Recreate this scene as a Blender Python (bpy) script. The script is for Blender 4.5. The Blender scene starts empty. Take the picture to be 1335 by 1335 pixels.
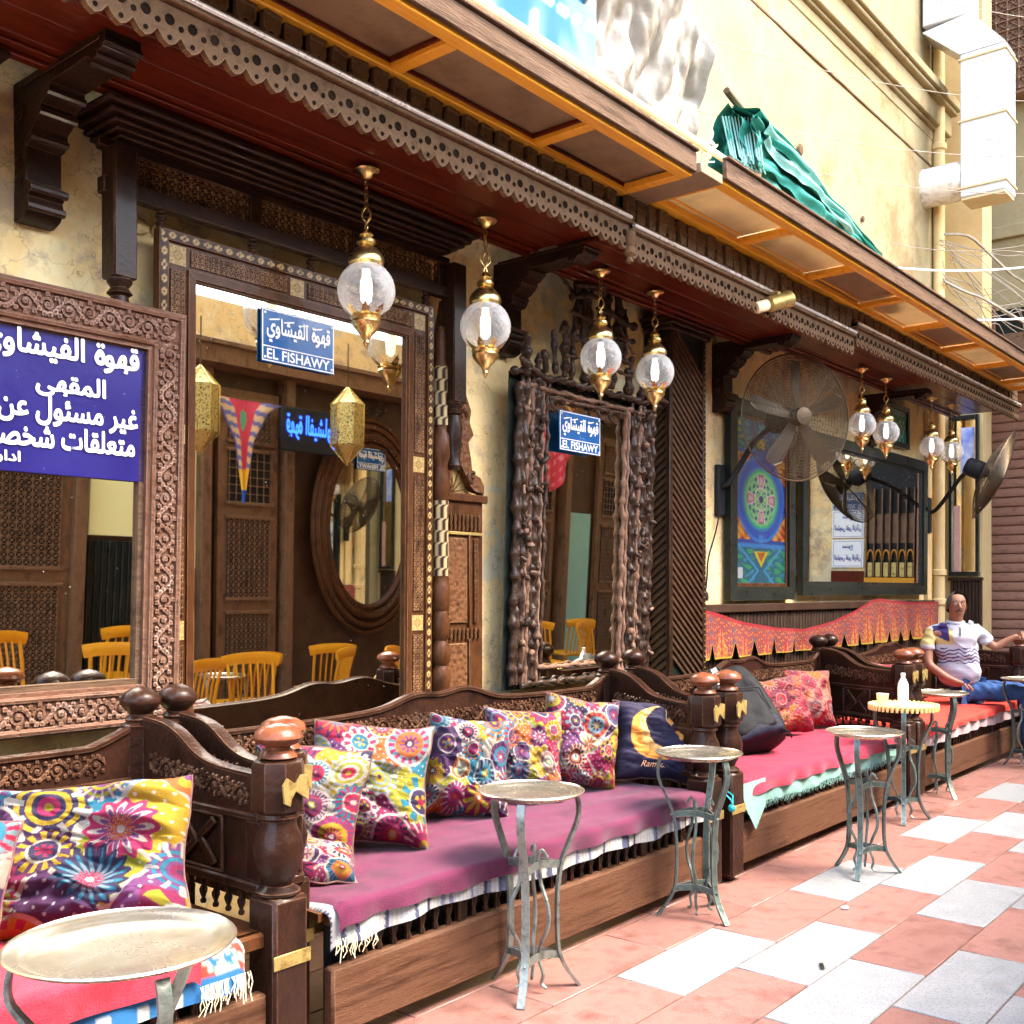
import bpy, math, random, unicodedata
import numpy as np
from mathutils import Vector, Matrix, Euler
S = bpy.context.scene
PI = math.pi
R = math.radians
random.seed(7)
# ------------------------------------------------------------------ camera, light, exposure
cd = bpy.data.cameras.new('camera'); cam = bpy.data.objects.new('camera', cd); S.collection.objects.link(cam)
cam.location = (0, -3.65, 1.4); cam.rotation_euler = (R(90), 0, R(-50.6))
cd.sensor_width = 36; cd.lens = 36 * 1392 / 1335; cd.shift_y = (770 - 667.5) / 1335
cd.clip_start = .05; cd.clip_end = 500
S.camera = cam
SUN_EL, SUN_AZ = 57, -62          # azimuth measured from +X towards +Y
w = bpy.data.worlds.new('World'); S.world = w; w.use_nodes = True
nt = w.node_tree; sky = nt.nodes.new('ShaderNodeTexSky'); sky.sky_type = 'NISHITA'; sky.sun_disc = False
sky.sun_elevation = R(SUN_EL); sky.sun_rotation = R(90 - SUN_AZ); sky.dust_density = 3.0; sky.air_density = 1.0
nt.links.new(sky.outputs[0], nt.nodes['Background'].inputs[0]); nt.nodes['Background'].inputs[1].default_value = .15
ld = bpy.data.lights.new('sun', 'SUN'); ld.energy = .5; ld.angle = R(24); ld.color = (1, .95, .86)
sun = bpy.data.objects.new('sun', ld); S.collection.objects.link(sun)
sd = Vector((math.cos(R(SUN_EL)) * math.cos(R(SUN_AZ)), math.cos(R(SUN_EL)) * math.sin(R(SUN_AZ)), math.sin(R(SUN_EL))))
sun.rotation_euler = sd.to_track_quat('Z', 'Y').to_euler(); sun.location = (4, -4, 12)
vs = S.view_settings; vs.view_transform = 'Standard'; vs.look = 'None'; vs.gamma = 1; vs.exposure = 3.75
vs.use_white_balance = True; vs.white_balance_temperature = 6900; vs.white_balance_tint = 10
S.cycles.max_bounces = 8; S.cycles.diffuse_bounces = 4; S.cycles.glossy_bounces = 4; S.cycles.transparent_max_bounces = 12
S.cycles.sample_clamp_indirect = 8

# ------------------------------------------------------------------ materials
MATS = {}
def _ramp(n, stops):
    e = n.color_ramp.elements
    while len(e) < len(stops): e.new(.5)
    for k, (p, c) in enumerate(stops):
        e[k].position = p; e[k].color = (*c, 1) if len(c) == 3 else c
def mat(name, c1, c2=None, c3=None, scale=6, rough=.5, metal=0, bump=.2, bscale=40, stretch=(1, 1, 1), spec=.5, coat=0,
        rnd=0, emit=None, estr=0, detail=6, carve=0, cscale=30, sheen=0, speck=None, wear=None, attr=False, crack=0, dust=None, edge=None):
    m = bpy.data.materials.new(name); m.use_nodes = True; t = m.node_tree; N = t.nodes; L = t.links.new
    if any(k in name for k in ('wood', 'frame', 'branch', 'carving', 'slat', 'finial', 'fascia', 'hair', 'rubber', 'nylon')) and 'orange' not in name and 'chair' not in name:
        q_ = .7 if ('valance' in name or 'fascia' in name) else .8 if 'plank' in name else .85 if 'carved_frame' in name else 1.25 if 'black_brown' in name else .95; f_ = lambda c: tuple(v * q_ for v in c) if c else c
        c1, c2, c3 = f_(c1), f_(c2), f_(c3); spec *= .28; coat *= .8
        dust = (f_(dust[0]), *dust[1:]) if dust else None; wear = f_(wear); edge = (f_(edge[0]), edge[1]) if edge else None
    b = N['Principled BSDF']
    tc = N.new('ShaderNodeTexCoord'); mp = N.new('ShaderNodeMapping'); mp.inputs['Scale'].default_value = stretch
    L(tc.outputs['Object'], mp.inputs[0])
    oi = N.new('ShaderNodeObjectInfo')
    va = N.new('ShaderNodeVectorMath'); va.operation = 'MULTIPLY_ADD'
    L(oi.outputs['Random'], va.inputs[0]); va.inputs[1].default_value = (37, 19, 53); 
    L(mp.outputs[0], va.inputs[2]); vec = va.outputs[0]
    nz = N.new('ShaderNodeTexNoise'); nz.inputs['Scale'].default_value = scale; nz.inputs['Detail'].default_value = detail
    nz.inputs['Roughness'].default_value = .65
    L(vec, nz.inputs['Vector'])
    if attr:
        at = N.new('ShaderNodeAttribute'); at.attribute_name = 'Col'; col = at.outputs['Color']
    else:
        cr = N.new('ShaderNodeValToRGB')
        c2 = c2 or tuple(x * .6 for x in c1)
        st = [(.32, c1), (.68, c2)] if c3 is None else [(.3, c1), (.5, c2), (.7, c3)]
        _ramp(cr, st); L(nz.outputs[0], cr.inputs[0]); col = cr.outputs[0]
    def mix(a, bcol, fac, mode='MIX'):
        x = N.new('ShaderNodeMix'); x.data_type = 'RGBA'; x.blend_type = mode
        if hasattr(fac, 'name') and hasattr(fac, 'is_output'): L(fac, x.inputs[0])
        else: x.inputs[0].default_value = fac
        L(a, x.inputs[6])
        if isinstance(bcol, tuple): x.inputs[7].default_value = (*bcol, 1)
        else: L(bcol, x.inputs[7])
        return x.outputs[2]
    def noise_mask(sc, lo, hi, det=8):
        n2 = N.new('ShaderNodeTexNoise'); n2.inputs['Scale'].default_value = sc; n2.inputs['Detail'].default_value = det
        n2.inputs['Roughness'].default_value = .7
        L(vec, n2.inputs['Vector']); mr = N.new('ShaderNodeMapRange'); mr.inputs[1].default_value = lo; mr.inputs[2].default_value = hi
        L(n2.outputs[0], mr.inputs[0]); return mr.outputs[0]
    if speck: col = mix(col, speck[0], noise_mask(speck[1], speck[2], speck[2] + .03, 3))
    if dust: col = mix(col, dust[0], noise_mask(dust[1], dust[2], dust[2] + .12))
    if wear and not edge: edge = (wear, .005)
    wear = None
    if edge:
        g = N.new('ShaderNodeNewGeometry'); bv = N.new('ShaderNodeBevel'); bv.samples = 2; bv.inputs['Radius'].default_value = edge[1]
        dt = N.new('ShaderNodeVectorMath'); dt.operation = 'DOT_PRODUCT'; L(bv.outputs[0], dt.inputs[0]); L(g.outputs['Normal'], dt.inputs[1])
        mr = N.new('ShaderNodeMapRange'); mr.inputs[1].default_value = .995; mr.inputs[2].default_value = .93; mr.inputs[3].default_value = 0; mr.inputs[4].default_value = 1; L(dt.outputs['Value'], mr.inputs[0])
        ml = N.new('ShaderNodeMath'); ml.operation = 'MULTIPLY'; L(mr.outputs[0], ml.inputs[0]); L(noise_mask(9, .35, .6), ml.inputs[1]); col = mix(col, edge[0], ml.outputs[0])
    if wear:
        g = N.new('ShaderNodeNewGeometry'); mr = N.new('ShaderNodeMapRange'); mr.inputs[1].default_value = .56; mr.inputs[2].default_value = .72; mr.inputs[4].default_value = .7
        L(g.outputs['Pointiness'], mr.inputs[0]); col = mix(col, wear, mr.outputs[0])
    if rnd:
        h = N.new('ShaderNodeHueSaturation'); mr = N.new('ShaderNodeMapRange'); mr.inputs[3].default_value = 1 - rnd; mr.inputs[4].default_value = 1 + rnd
        L(oi.outputs['Random'], mr.inputs[0]); L(mr.outputs[0], h.inputs['Value']); L(col, h.inputs['Color']); col = h.outputs[0]
    L(col, b.inputs['Base Color'])
    rr = N.new('ShaderNodeMapRange'); rr.inputs[3].default_value = max(0, rough - .12); rr.inputs[4].default_value = min(1, rough + .18)
    L(nz.outputs[0], rr.inputs[0]); L(rr.outputs[0], b.inputs['Roughness'])
    b.inputs['Metallic'].default_value = metal; b.inputs['Specular IOR Level'].default_value = spec * .7
    if coat: b.inputs['Coat Weight'].default_value = coat * .45; b.inputs['Coat Roughness'].default_value = .10
    if sheen: b.inputs['Sheen Weight'].default_value = sheen; b.inputs['Sheen Roughness'].default_value = .4
    if emit: b.inputs['Emission Color'].default_value = (*emit, 1); b.inputs['Emission Strength'].default_value = estr
    hgt = None
    if bump:
        n3 = N.new('ShaderNodeTexNoise'); n3.inputs['Scale'].default_value = bscale; n3.inputs['Detail'].default_value = 8; L(vec, n3.inputs['Vector'])
        bp = N.new('ShaderNodeBump'); bp.inputs['Strength'].default_value = bump; bp.inputs['Distance'].default_value = .01
        L(n3.outputs[0], bp.inputs['Height']); hgt = bp
    if carve:
        v = N.new('ShaderNodeTexVoronoi'); v.feature = 'SMOOTH_F1'; v.inputs['Scale'].default_value = cscale; L(vec, v.inputs['Vector'])
        b2 = N.new('ShaderNodeBump'); b2.inputs['Strength'].default_value = carve; b2.inputs['Distance'].default_value = .01
        L(v.outputs['Distance'], b2.inputs['Height'])
        if hgt: L(hgt.outputs[0], b2.inputs['Normal'])
        hgt = b2
    if crack:
        v = N.new('ShaderNodeTexVoronoi'); v.feature = 'DISTANCE_TO_EDGE'; v.inputs['Scale'].default_value = 3.1
        n4 = N.new('ShaderNodeTexNoise'); n4.inputs['Scale'].default_value = 4; n4.inputs['Detail'].default_value = 6; L(vec, n4.inputs['Vector'])
        ad = N.new('ShaderNodeVectorMath'); ad.operation = 'ADD'; L(vec, ad.inputs[0]); L(n4.outputs['Color'], ad.inputs[1]); L(ad.outputs[0], v.inputs['Vector'])
        mr = N.new('ShaderNodeMapRange'); mr.inputs[1].default_value = 0; mr.inputs[2].default_value = .012; mr.inputs[3].default_value = crack; mr.inputs[4].default_value = 0
        L(v.outputs['Distance'], mr.inputs[0]); col2 = mix(col, (.16, .10, .05), mr.outputs[0]); L(col2, b.inputs['Base Color'])
    if hgt: L(hgt.outputs[0], b.inputs['Normal'])
    MATS[name] = m
    return m
W = mat('dark_carved_wood', (.013, .0052, .0032), (.030, .012, .007), (.006, .0026, .002), scale=5, rough=.33, bump=.35, bscale=60, stretch=(1, 1, 1), coat=.35, wear=(.32, .18, .11), edge=((.20, .10, .055), .007))
WD = mat('black_brown_wood', (.012, .0055, .0033), (.024, .011, .006), scale=8, rough=.36, bump=.3, bscale=50, coat=.3, wear=(.16, .09, .05))
WB = mat('worn_plank_wood', (.090, .037, .019), (.145, .068, .038), (.055, .022, .011), scale=4, stretch=(.6, 3, 8), rough=.55, bump=.4, bscale=60, edge=((.26, .15, .09), .010), dust=((.24, .14, .09), 9, .62))
WM = mat('mid_brown_wood', (.044, .016, .006), (.085, .031, .011), (.022, .008, .0035), scale=5, stretch=(2, 2, 1), rough=.4, bump=.3, bscale=60, coat=.2, wear=(.38, .20, .09))
WF = mat('carved_frame_wood', (.115, .050, .028), (.17, .082, .048), (.06, .024, .013), scale=9, rough=.45, bump=.4, bscale=80, carve=.4, cscale=55, wear=(.5, .34, .26))
WR = mat('red_varnished_wood', (.070, .009, .004), (.12, .018, .006), (.038, .006, .003), scale=3, stretch=(.5, 6, 6), rough=.3, bump=.15, bscale=40, coat=.5)
WV = mat('dusty_valance_wood', (.15, .078, .036), (.21, .12, .062), (.085, .04, .018), scale=14, rough=.6, bump=.5, bscale=60, wear=(.42, .30, .18), dust=((.24, .155, .085), 20, .60))
OR = mat('orange_pine_wood', (.80, .33, .018), (.88, .42, .035), (.66, .24, .012), scale=3, stretch=(.6, 6, 6), rough=.38, bump=.15, coat=.2)
PLYD = mat('smoky_panel', (.19, .125, .068), (.27, .185, .105), (.12, .075, .04), scale=2.5, rough=.35, bump=.1, dust=((.20, .16, .11), 3, .62))
PLYL = mat('translucent_pale_panel', (.30, .175, .08), (.44, .30, .17), (.18, .10, .045), scale=2.2, rough=.4, bump=.1)
_t = PLYL.node_tree; _b = _t.nodes['Principled BSDF']; _tr = _t.nodes.new('ShaderNodeBsdfTranslucent'); _tr.inputs[0].default_value = (.9, .72, .46, 1); _mx = _t.nodes.new('ShaderNodeMixShader'); _mx.inputs[0].default_value = .24
_t.links.new(_b.outputs[0], _mx.inputs[1]); _t.links.new(_tr.outputs[0], _mx.inputs[2]); _t.links.new(_mx.outputs[0], _t.nodes['Material Output'].inputs[0])
FAS = mat('weathered_fascia', (.10, .055, .028), (.17, .10, .06), (.06, .032, .016), scale=5, stretch=(.5, 4, 4), rough=.7, bump=.5, dust=((.22, .16, .10), 6, .62))
BR = mat('aged_brass', (.66, .47, .16), (.80, .60, .26), (.42, .27, .08), scale=14, rough=.26, metal=1, bump=.25, bscale=30)
BRP = mat('brass_sheet', (.40, .28, .08), (.50, .37, .13), (.2, .125, .035), scale=30, rough=.45, metal=.7, bump=.3)
BRF = mat('pierced_brass', (.60, .44, .14), (.7, .54, .2), scale=18, rough=.45, metal=.6, bump=.4, speck=((.05, .03, .01), 70, .54))
IRON = mat('verdigris_iron', (.055, .085, .072), (.12, .16, .14), (.022, .03, .026), scale=16, rough=.42, metal=.55, bump=.35, bscale=60, wear=(.55, .55, .5), dust=((.07, .19, .145), 22, .60))
IRONL = mat('silvery_iron', (.14, .165, .145), (.25, .27, .24), (.055, .06, .052), scale=16, rough=.4, metal=.6, bump=.3, bscale=60, dust=((.10, .18, .145), 20, .6))
TRAY = mat('tinned_tray_metal', (.60, .56, .44), (.72, .68, .56), (.40, .35, .24), scale=4, rough=.24, metal=.95, bump=.15, bscale=12)
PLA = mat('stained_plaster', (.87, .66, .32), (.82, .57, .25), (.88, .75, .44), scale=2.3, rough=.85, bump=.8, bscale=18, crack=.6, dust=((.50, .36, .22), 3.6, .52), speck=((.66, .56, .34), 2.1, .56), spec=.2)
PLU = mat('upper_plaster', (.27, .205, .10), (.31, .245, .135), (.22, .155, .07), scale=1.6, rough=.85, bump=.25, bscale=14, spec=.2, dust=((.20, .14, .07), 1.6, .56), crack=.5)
PLG = mat('greenish_plaster', (.86, .86, .42), (.9, .9, .5), scale=2, rough=.8, bump=.2)
CREAM = mat('cream_paint', (.84, .70, .42), (.88, .78, .54), scale=5, rough=.55, bump=.15)
ORANGEP = mat('ochre_pipe_paint', (.58, .40, .17), (.66, .48, .23), scale=5, rough=.45, bump=.15)
WHITE = mat('white_enamel', (.5, .5, .49), (.58, .575, .56), scale=3, rough=.45, bump=.2, bscale=8, dust=((.36, .31, .22), 5, .60))
DUCTB = mat('tan_duct_metal', (.5, .38, .2), (.6, .48, .28), scale=4, rough=.6)  # browner than the white panels; on base, flanges and screws
SILV = mat('crumpled_foil', (.62, .55, .45), (.8, .74, .66), (.35, .26, .18), scale=8, rough=.4, metal=.4, bump=.8, bscale=16)
REDT = mat('terracotta_slab', (.195, .086, .068), (.25, .122, .10), (.145, .060, .047), scale=7, rough=.34, bump=.12, bscale=120, rnd=.10, speck=((.32, .19, .16), 170, .61), dust=((.11, .05, .038), 3.2, .585))
WHT = mat('white_granite_slab', (.22, .23, .232), (.29, .295, .295), scale=12, rough=.34, bump=.08, bscale=120, rnd=.05, speck=((.15, .16, .17), 150, .55), dust=((.20, .195, .18), 5, .58))
GROUT = mat('cement_grout', (.11, .065, .05), (.16, .10, .08), scale=30, rough=.9)
SHUT = mat('brown_shutter', (.27, .115, .062), (.36, .17, .10), (.19, .078, .042), scale=10, stretch=(1, 1, 4), rough=.5, bump=.4, bscale=60, wear=(.55, .36, .3), dust=((.45, .28, .23), 12, .6))
BLK = mat('black_green_frame', (.008, .011, .009), (.018, .022, .018), scale=10, rough=.28, bump=.2, coat=.4, wear=(.14, .13, .10))
DSL = mat('brown_dado_slat', (.035, .018, .011), (.06, .032, .02), scale=6, rough=.5, bump=.3, rnd=.2)
GRN = mat('teal_awning_cloth', (.006, .15, .11), (.012, .20, .15), (.004, .10, .075), scale=4, rough=.7, bump=.4, bscale=90)
GRL = mat('faded_teal_cloth', (.14, .34, .29), (.22, .42, .37), scale=4, rough=.7, bump=.4, bscale=90)
TARP = mat('plastic_tarp', (.15, .125, .095), (.21, .185, .15), (.10, .075, .05), scale=4, rough=.4, bump=.5, bscale=12, dust=((.15, .10, .055), 4, .6))
CYAN = mat('cyan_poster', (.10, .55, .78), (.16, .64, .84), scale=2, rough=.35, bump=.2)
NAVY = mat('royal_blue_sign', (.012, .008, .105), (.016, .012, .135), scale=4, rough=.3, bump=.08, speck=((.25, .25, .32), 62, .70), coat=.3)
SBL = mat('plate_blue', (.005, .075, .23), (.008, .095, .27), scale=4, rough=.22, bump=.05, coat=.4)
LET = mat('white_lettering', (.82, .82, .80), (.86, .86, .84), scale=20, rough=.5, bump=.05)
INK = mat('blue_ink', (.03, .06, .30), (.03, .06, .30), rough=.6)
NEON = mat('blue_neon', (.02, .06, .6), (.02, .06, .6), rough=.4, emit=(.01, .08, 1), estr=.7)
BLACK = mat('black_rubber', (.02, .02, .02), (.03, .03, .03), rough=.5)
BAG = mat('black_backpack_nylon', (.010, .0105, .011), (.02, .02, .022), scale=20, rough=.55, bump=.35, bscale=220)
BAGF = mat('grey_blue_nylon', (.014, .015, .026), (.022, .024, .038), scale=20, rough=.5, bump=.3, bscale=200)
PURP = mat('purple_velvet', (.068, .0035, .026), (.098, .0065, .038), (.042, .002, .016), scale=7, rough=.85, bump=.35, bscale=220, sheen=.25)
CRIM = mat('crimson_velvet', (.28, .004, .024), (.35, .008, .036), (.21, .003, .018), scale=7, rough=.85, bump=.35, bscale=220, sheen=.2)
ROSE = mat('rose_velvet', (.36, .012, .028), (.44, .024, .046), (.28, .007, .017), scale=7, rough=.85, bump=.35, bscale=220, sheen=.2)
SCAR = mat('scarlet_cloth', (.5, .03, .02), (.6, .05, .03), scale=7, rough=.85, bump=.35, bscale=220)
MINT = mat('mint_cloth', (.15, .33, .28), (.24, .42, .37), (.09, .22, .19), scale=22, stretch=(8, 8, 1), rough=.9, bump=.5, bscale=90)
PINKC = mat('pale_pink_cloth', (.42, .25, .25), (.5, .4, .4), (.36, .13, .15), scale=16, stretch=(6, 6, 1), rough=.9, bump=.5, bscale=90)
CLO = mat('printed_cloth', (1, 1, 1), attr=True, rough=.8, bump=.25, bscale=260, scale=5)
GLZ = mat('printed_glossy', (1, 1, 1), attr=True, rough=.28, bump=.06, bscale=30, scale=5, coat=.3)
INL = mat('inlay_wood', (1, 1, 1), attr=True, rough=.38, bump=.2, bscale=60, scale=5, coat=.2)
CARV = mat('deep_carving', (.09, .036, .014), (.15, .065, .028), (.04, .015, .006), scale=20, rough=.45, bump=.5, bscale=40, carve=.9, cscale=42, wear=(.5, .32, .18))
STK = mat('knotty_branch', (.012, .007, .005), (.046, .024, .014), (.008, .009, .010), scale=16, rough=.32, bump=.9, bscale=36, coat=.4, wear=(.55, .36, .26), dust=((.13, .07, .04), 16, .63))
STP = mat('peeling_branch', (.085, .042, .024), (.20, .11, .068), (.04, .02, .013), scale=16, rough=.45, bump=.8, bscale=36, wear=(.7, .5, .4))
IRN = mat('grey_wire', (.085, .058, .032), (.12, .085, .05), rough=.45, metal=.7)
BLADE = mat('fan_blade', (.10, .07, .04), (.15, .11, .06), rough=.4, metal=.3)
ALU = mat('bright_tube', (.70, .66, .60), (.8, .76, .7), rough=.25, metal=.5, bump=.05)
YCH = mat('yellow_chair_wood', (.62, .25, .006), (.7, .31, .01), scale=4, rough=.35, bump=.1, coat=.3)
SKIN = mat('skin', (.20, .085, .045), (.25, .11, .062), scale=9, rough=.5, bump=.1)
HAIR = mat('dark_hair', (.03, .024, .02), (.08, .07, .06), scale=40, rough=.6, bump=.5)
JEAN = mat('blue_jeans', (.014, .045, .13), (.024, .075, .20), (.009, .024, .07), scale=9, rough=.85, bump=.5, bscale=60)
SHOE = mat('dark_shoe', (.02, .025, .07), (.04, .04, .09), rough=.5)
BAM = mat('yellow_tray_rim', (.80, .56, .16), (.88, .68, .28), scale=20, rough=.5, bump=.4, bscale=80)
PAPER = mat('paper_cup', (.78, .66, .40), (.84, .74, .5), rough=.6)
PLAS = mat('water_bottle_plastic', (.82, .86, .88), (.88, .9, .92), rough=.2, bump=.05)
TEA = mat('tea_glass', (.42, .14, .03), (.5, .2, .05), rough=.08, coat=.6)
WIRE = mat('dusty_wire', (.34, .30, .24), (.22, .18, .13), rough=.8)
OPW = mat('facade_timber', (.05, .023, .011), (.09, .043, .022), scale=5, rough=.4)
OPM = mat('facade_joinery', (.13, .065, .034), (.20, .105, .055), (.07, .033, .016), scale=5, stretch=(2, 2, 1), rough=.4, bump=.3)
HOLE = mat('dark_hole', (.012, .008, .006), (.03, .018, .012), rough=1, spec=0, bump=0)
PINK = mat('pinkish_cladding', (.58, .32, .26), (.66, .4, .33), rough=.6)
TEAL = mat('turquoise_door', (.25, .52, .47), (.3, .58, .52), rough=.5)
TURQ = mat('turquoise_bead', (.0, .35, .4), (.02, .4, .45), rough=.25)
def special():
    m = bpy.data.materials.new('mirror_glass'); m.use_nodes = True; t = m.node_tree; N = t.nodes; b = N['Principled BSDF']
    b.inputs['Metallic'].default_value = 1
    tc = N.new('ShaderNodeTexCoord'); n = N.new('ShaderNodeTexNoise'); n.inputs['Scale'].default_value = 75; n.inputs['Detail'].default_value = 2
    n2 = N.new('ShaderNodeTexNoise'); n2.inputs['Scale'].default_value = 2.5
    t.links.new(tc.outputs['Object'], n.inputs[0]); t.links.new(tc.outputs['Object'], n2.inputs[0])
    ad = N.new('ShaderNodeMath'); ad.operation = 'MULTIPLY_ADD'; ad.inputs[1].default_value = .35; t.links.new(n2.outputs[0], ad.inputs[0]); t.links.new(n.outputs[0], ad.inputs[2])
    mr = N.new('ShaderNodeMapRange'); mr.inputs[1].default_value = .93; mr.inputs[2].default_value = .96; t.links.new(ad.outputs[0], mr.inputs[0])
    mx = N.new('ShaderNodeMix'); mx.data_type = 'RGBA'; mx.inputs[6].default_value = (.80, .77, .66, 1); mx.inputs[7].default_value = (.42, .40, .35, 1)
    t.links.new(mr.outputs[0], mx.inputs[0]); t.links.new(mx.outputs[2], b.inputs['Base Color'])
    m2 = N.new('ShaderNodeMapRange'); m2.inputs[3].default_value = .015; m2.inputs[4].default_value = .6; t.links.new(mr.outputs[0], m2.inputs[0]); t.links.new(m2.outputs[0], b.inputs['Roughness'])
    m3 = N.new('ShaderNodeMapRange'); m3.inputs[3].default_value = 1; m3.inputs[4].default_value = .3; t.links.new(mr.outputs[0], m3.inputs[0]); t.links.new(m3.outputs[0], b.inputs['Metallic'])
    g = bpy.data.materials.new('crackle_glass'); g.use_nodes = True; t = g.node_tree; N = t.nodes; b = N['Principled BSDF']
    b.inputs['Base Color'].default_value = (.93, .9, .84, 1); b.inputs['Roughness'].default_value = .12; b.inputs['Coat Weight'].default_value = .5
    tc = N.new('ShaderNodeTexCoord'); v = N.new('ShaderNodeTexVoronoi'); v.feature = 'DISTANCE_TO_EDGE'; v.inputs['Scale'].default_value = 38
    t.links.new(tc.outputs['Object'], v.inputs[0]); bp = N.new('ShaderNodeBump'); bp.inputs['Strength'].default_value = .8; bp.inputs['Distance'].default_value = .01
    t.links.new(v.outputs['Distance'], bp.inputs['Height']); t.links.new(bp.outputs[0], b.inputs['Normal'])
    tr = N.new('ShaderNodeBsdfTransparent'); tr.inputs[0].default_value = (.97, .95, .9, 1); fr = N.new('ShaderNodeLayerWeight'); fr.inputs[0].default_value = .28
    nz = N.new('ShaderNodeTexNoise'); nz.inputs['Scale'].default_value = 30; t.links.new(tc.outputs['Object'], nz.inputs[0])
    mm = N.new('ShaderNodeMath'); mm.operation = 'MULTIPLY_ADD'; mm.inputs[1].default_value = .22; t.links.new(nz.outputs[0], mm.inputs[0]); t.links.new(fr.outputs['Facing'], mm.inputs[2])
    mx = N.new('ShaderNodeMixShader'); t.links.new(mm.outputs[0], mx.inputs[0]); t.links.new(tr.outputs[0], mx.inputs[1]); t.links.new(b.outputs[0], mx.inputs[2])
    t.links.new(mx.outputs[0], N['Material Output'].inputs[0])
    e = mat('white_bulb', (.9, .9, .85), (.9, .9, .85), rough=.3, emit=(1, .97, .9), estr=.12, bump=0)  # bulb is unlit; faint emission put in so it shows white
    return m, g, e
MIR, GLASS, BULB = special()

# ------------------------------------------------------------------ mesh builder
class MB:
    def __init__(s): s.v = []; s.f = []; s.c = []
    def add(s, v, f, col=None):
        o = len(s.v); s.v += [tuple(p) for p in v]; s.f += [tuple(i + o for i in q) for q in f]
        s.c += [col] * len(v)
        return s
    def box(s, x0, x1, y0, y1, z0, z1, b=.003, M=None):
        x0, x1 = min(x0, x1), max(x0, x1); y0, y1 = min(y0, y1), max(y0, y1); z0, z1 = min(z0, z1), max(z0, z1)
        b = min(b, (x1 - x0) * .3, (y1 - y0) * .3, (z1 - z0) * .3)
        c = ((x0 + x1) / 2, (y0 + y1) / 2, (z0 + z1) / 2); h = ((x1 - x0) / 2, (y1 - y0) / 2, (z1 - z0) / 2)
        V = []; I = {}
        for sx in (-1, 1):
            for sy in (-1, 1):
                for sz in (-1, 1):
                    for ax in range(3):
                        d = [h[k] - (0 if k == ax else b) for k in range(3)]
                        I[sx, sy, sz, ax] = len(V); V.append((c[0] + sx * d[0], c[1] + sy * d[1], c[2] + sz * d[2]))
        F = []
        for ax in range(3):
            u, w_ = (ax + 1) % 3, (ax + 2) % 3
            for sg in (-1, 1):
                q = []
                for a, bb in ((-1, -1), (1, -1), (1, 1), (-1, 1)):
                    k = [0, 0, 0]; k[ax] = sg; k[u] = a; k[w_] = bb; q.append(I[(*k, ax)])
                F.append(tuple(q if sg > 0 else q[::-1]))
        for ax in range(3):
            u, w_ = (ax + 1) % 3, (ax + 2) % 3
            for a in (-1, 1):
                for bb in (-1, 1):
                    k0 = [0, 0, 0]; k0[u] = a; k0[w_] = bb; k1 = list(k0); k0[ax] = -1; k1[ax] = 1
                    q = [I[(*k0, u)], I[(*k1, u)], I[(*k1, w_)], I[(*k0, w_)]]
                    F.append(tuple(q if a * bb < 0 else q[::-1]))
        for sx in (-1, 1):
            for sy in (-1, 1):
                for sz in (-1, 1):
                    q = [I[sx, sy, sz, 0], I[sx, sy, sz, 1], I[sx, sy, sz, 2]]
                    F.append(tuple(q if sx * sy * sz > 0 else q[::-1]))
        if M is not None: V = [M @ Vector(p) for p in V]
        return s.add(V, F)
    def tube(s, pts, r, n=6, cap=True, flat=None):
        P = [Vector(p) for p in pts]; m = len(P); rr = r if hasattr(r, '__len__') else [r] * m
        up = None; V = []
        for i in range(m):
            t = (P[min(i + 1, m - 1)] - P[max(i - 1, 0)]); t = t.normalized() if t.length > 1e-9 else Vector((0, 0, 1))
            if up is None:
                up = Vector((0, 0, 1)) if abs(t.z) < .9 else Vector((1, 0, 0))
            a = t.cross(up).normalized(); up = a.cross(t).normalized()
            for k in range(n):
                an = 2 * PI * (k + .5) / n
                ca, sa = math.cos(an), math.sin(an)
                if flat: V.append(P[i] + a * ca * rr[i] * flat[0] + up * sa * rr[i] * flat[1])
                else: V.append(P[i] + a * ca * rr[i] + up * sa * rr[i])
        F = [(i * n + k, i * n + (k + 1) % n, (i + 1) * n + (k + 1) % n, (i + 1) * n + k) for i in range(m - 1) for k in range(n)]
        if cap: F += [tuple(range(n))[::-1], tuple(range((m - 1) * n, m * n))]
        return s.add(V, F)
    def strap(s, pts, wd, th, side):           # flat bar along pts, width along `side`
        P = [Vector(p) for p in pts]; sd_ = Vector(side).normalized(); V = []; m = len(P)
        for i in range(m):
            t = (P[min(i + 1, m - 1)] - P[max(i - 1, 0)]).normalized(); nn = t.cross(sd_).normalized()
            for a, b in ((-1, -1), (1, -1), (1, 1), (-1, 1)): V.append(P[i] + sd_ * a * wd / 2 + nn * b * th / 2)
        F = [(i * 4 + k, i * 4 + (k + 1) % 4, (i + 1) * 4 + (k + 1) % 4, (i + 1) * 4 + k) for i in range(m - 1) for k in range(4)]
        F += [(3, 2, 1, 0), tuple(range(m * 4 - 4, m * 4))]
        return s.add(V, F)
    def lathe(s, prof, c=(0, 0, 0), n=12, M=None, sq=None):
        V = []
        for (r, z) in prof:
            for k in range(n):
                a = 2 * PI * (k + .5) / n; q = 1
                V.append((c[0] + r * q * math.cos(a), c[1] + r * q * math.sin(a), c[2] + z))
        m = len(prof)
        F = [(i * n + k, i * n + (k + 1) % n, (i + 1) * n + (k + 1) % n, (i + 1) * n + k) for i in range(m - 1) for k in range(n)]
        F += [tuple(range(n))[::-1], tuple(range((m - 1) * n, m * n))]
        if M is not None: V = [M @ Vector(p) for p in V]
        return s.add(V, F)
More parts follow.
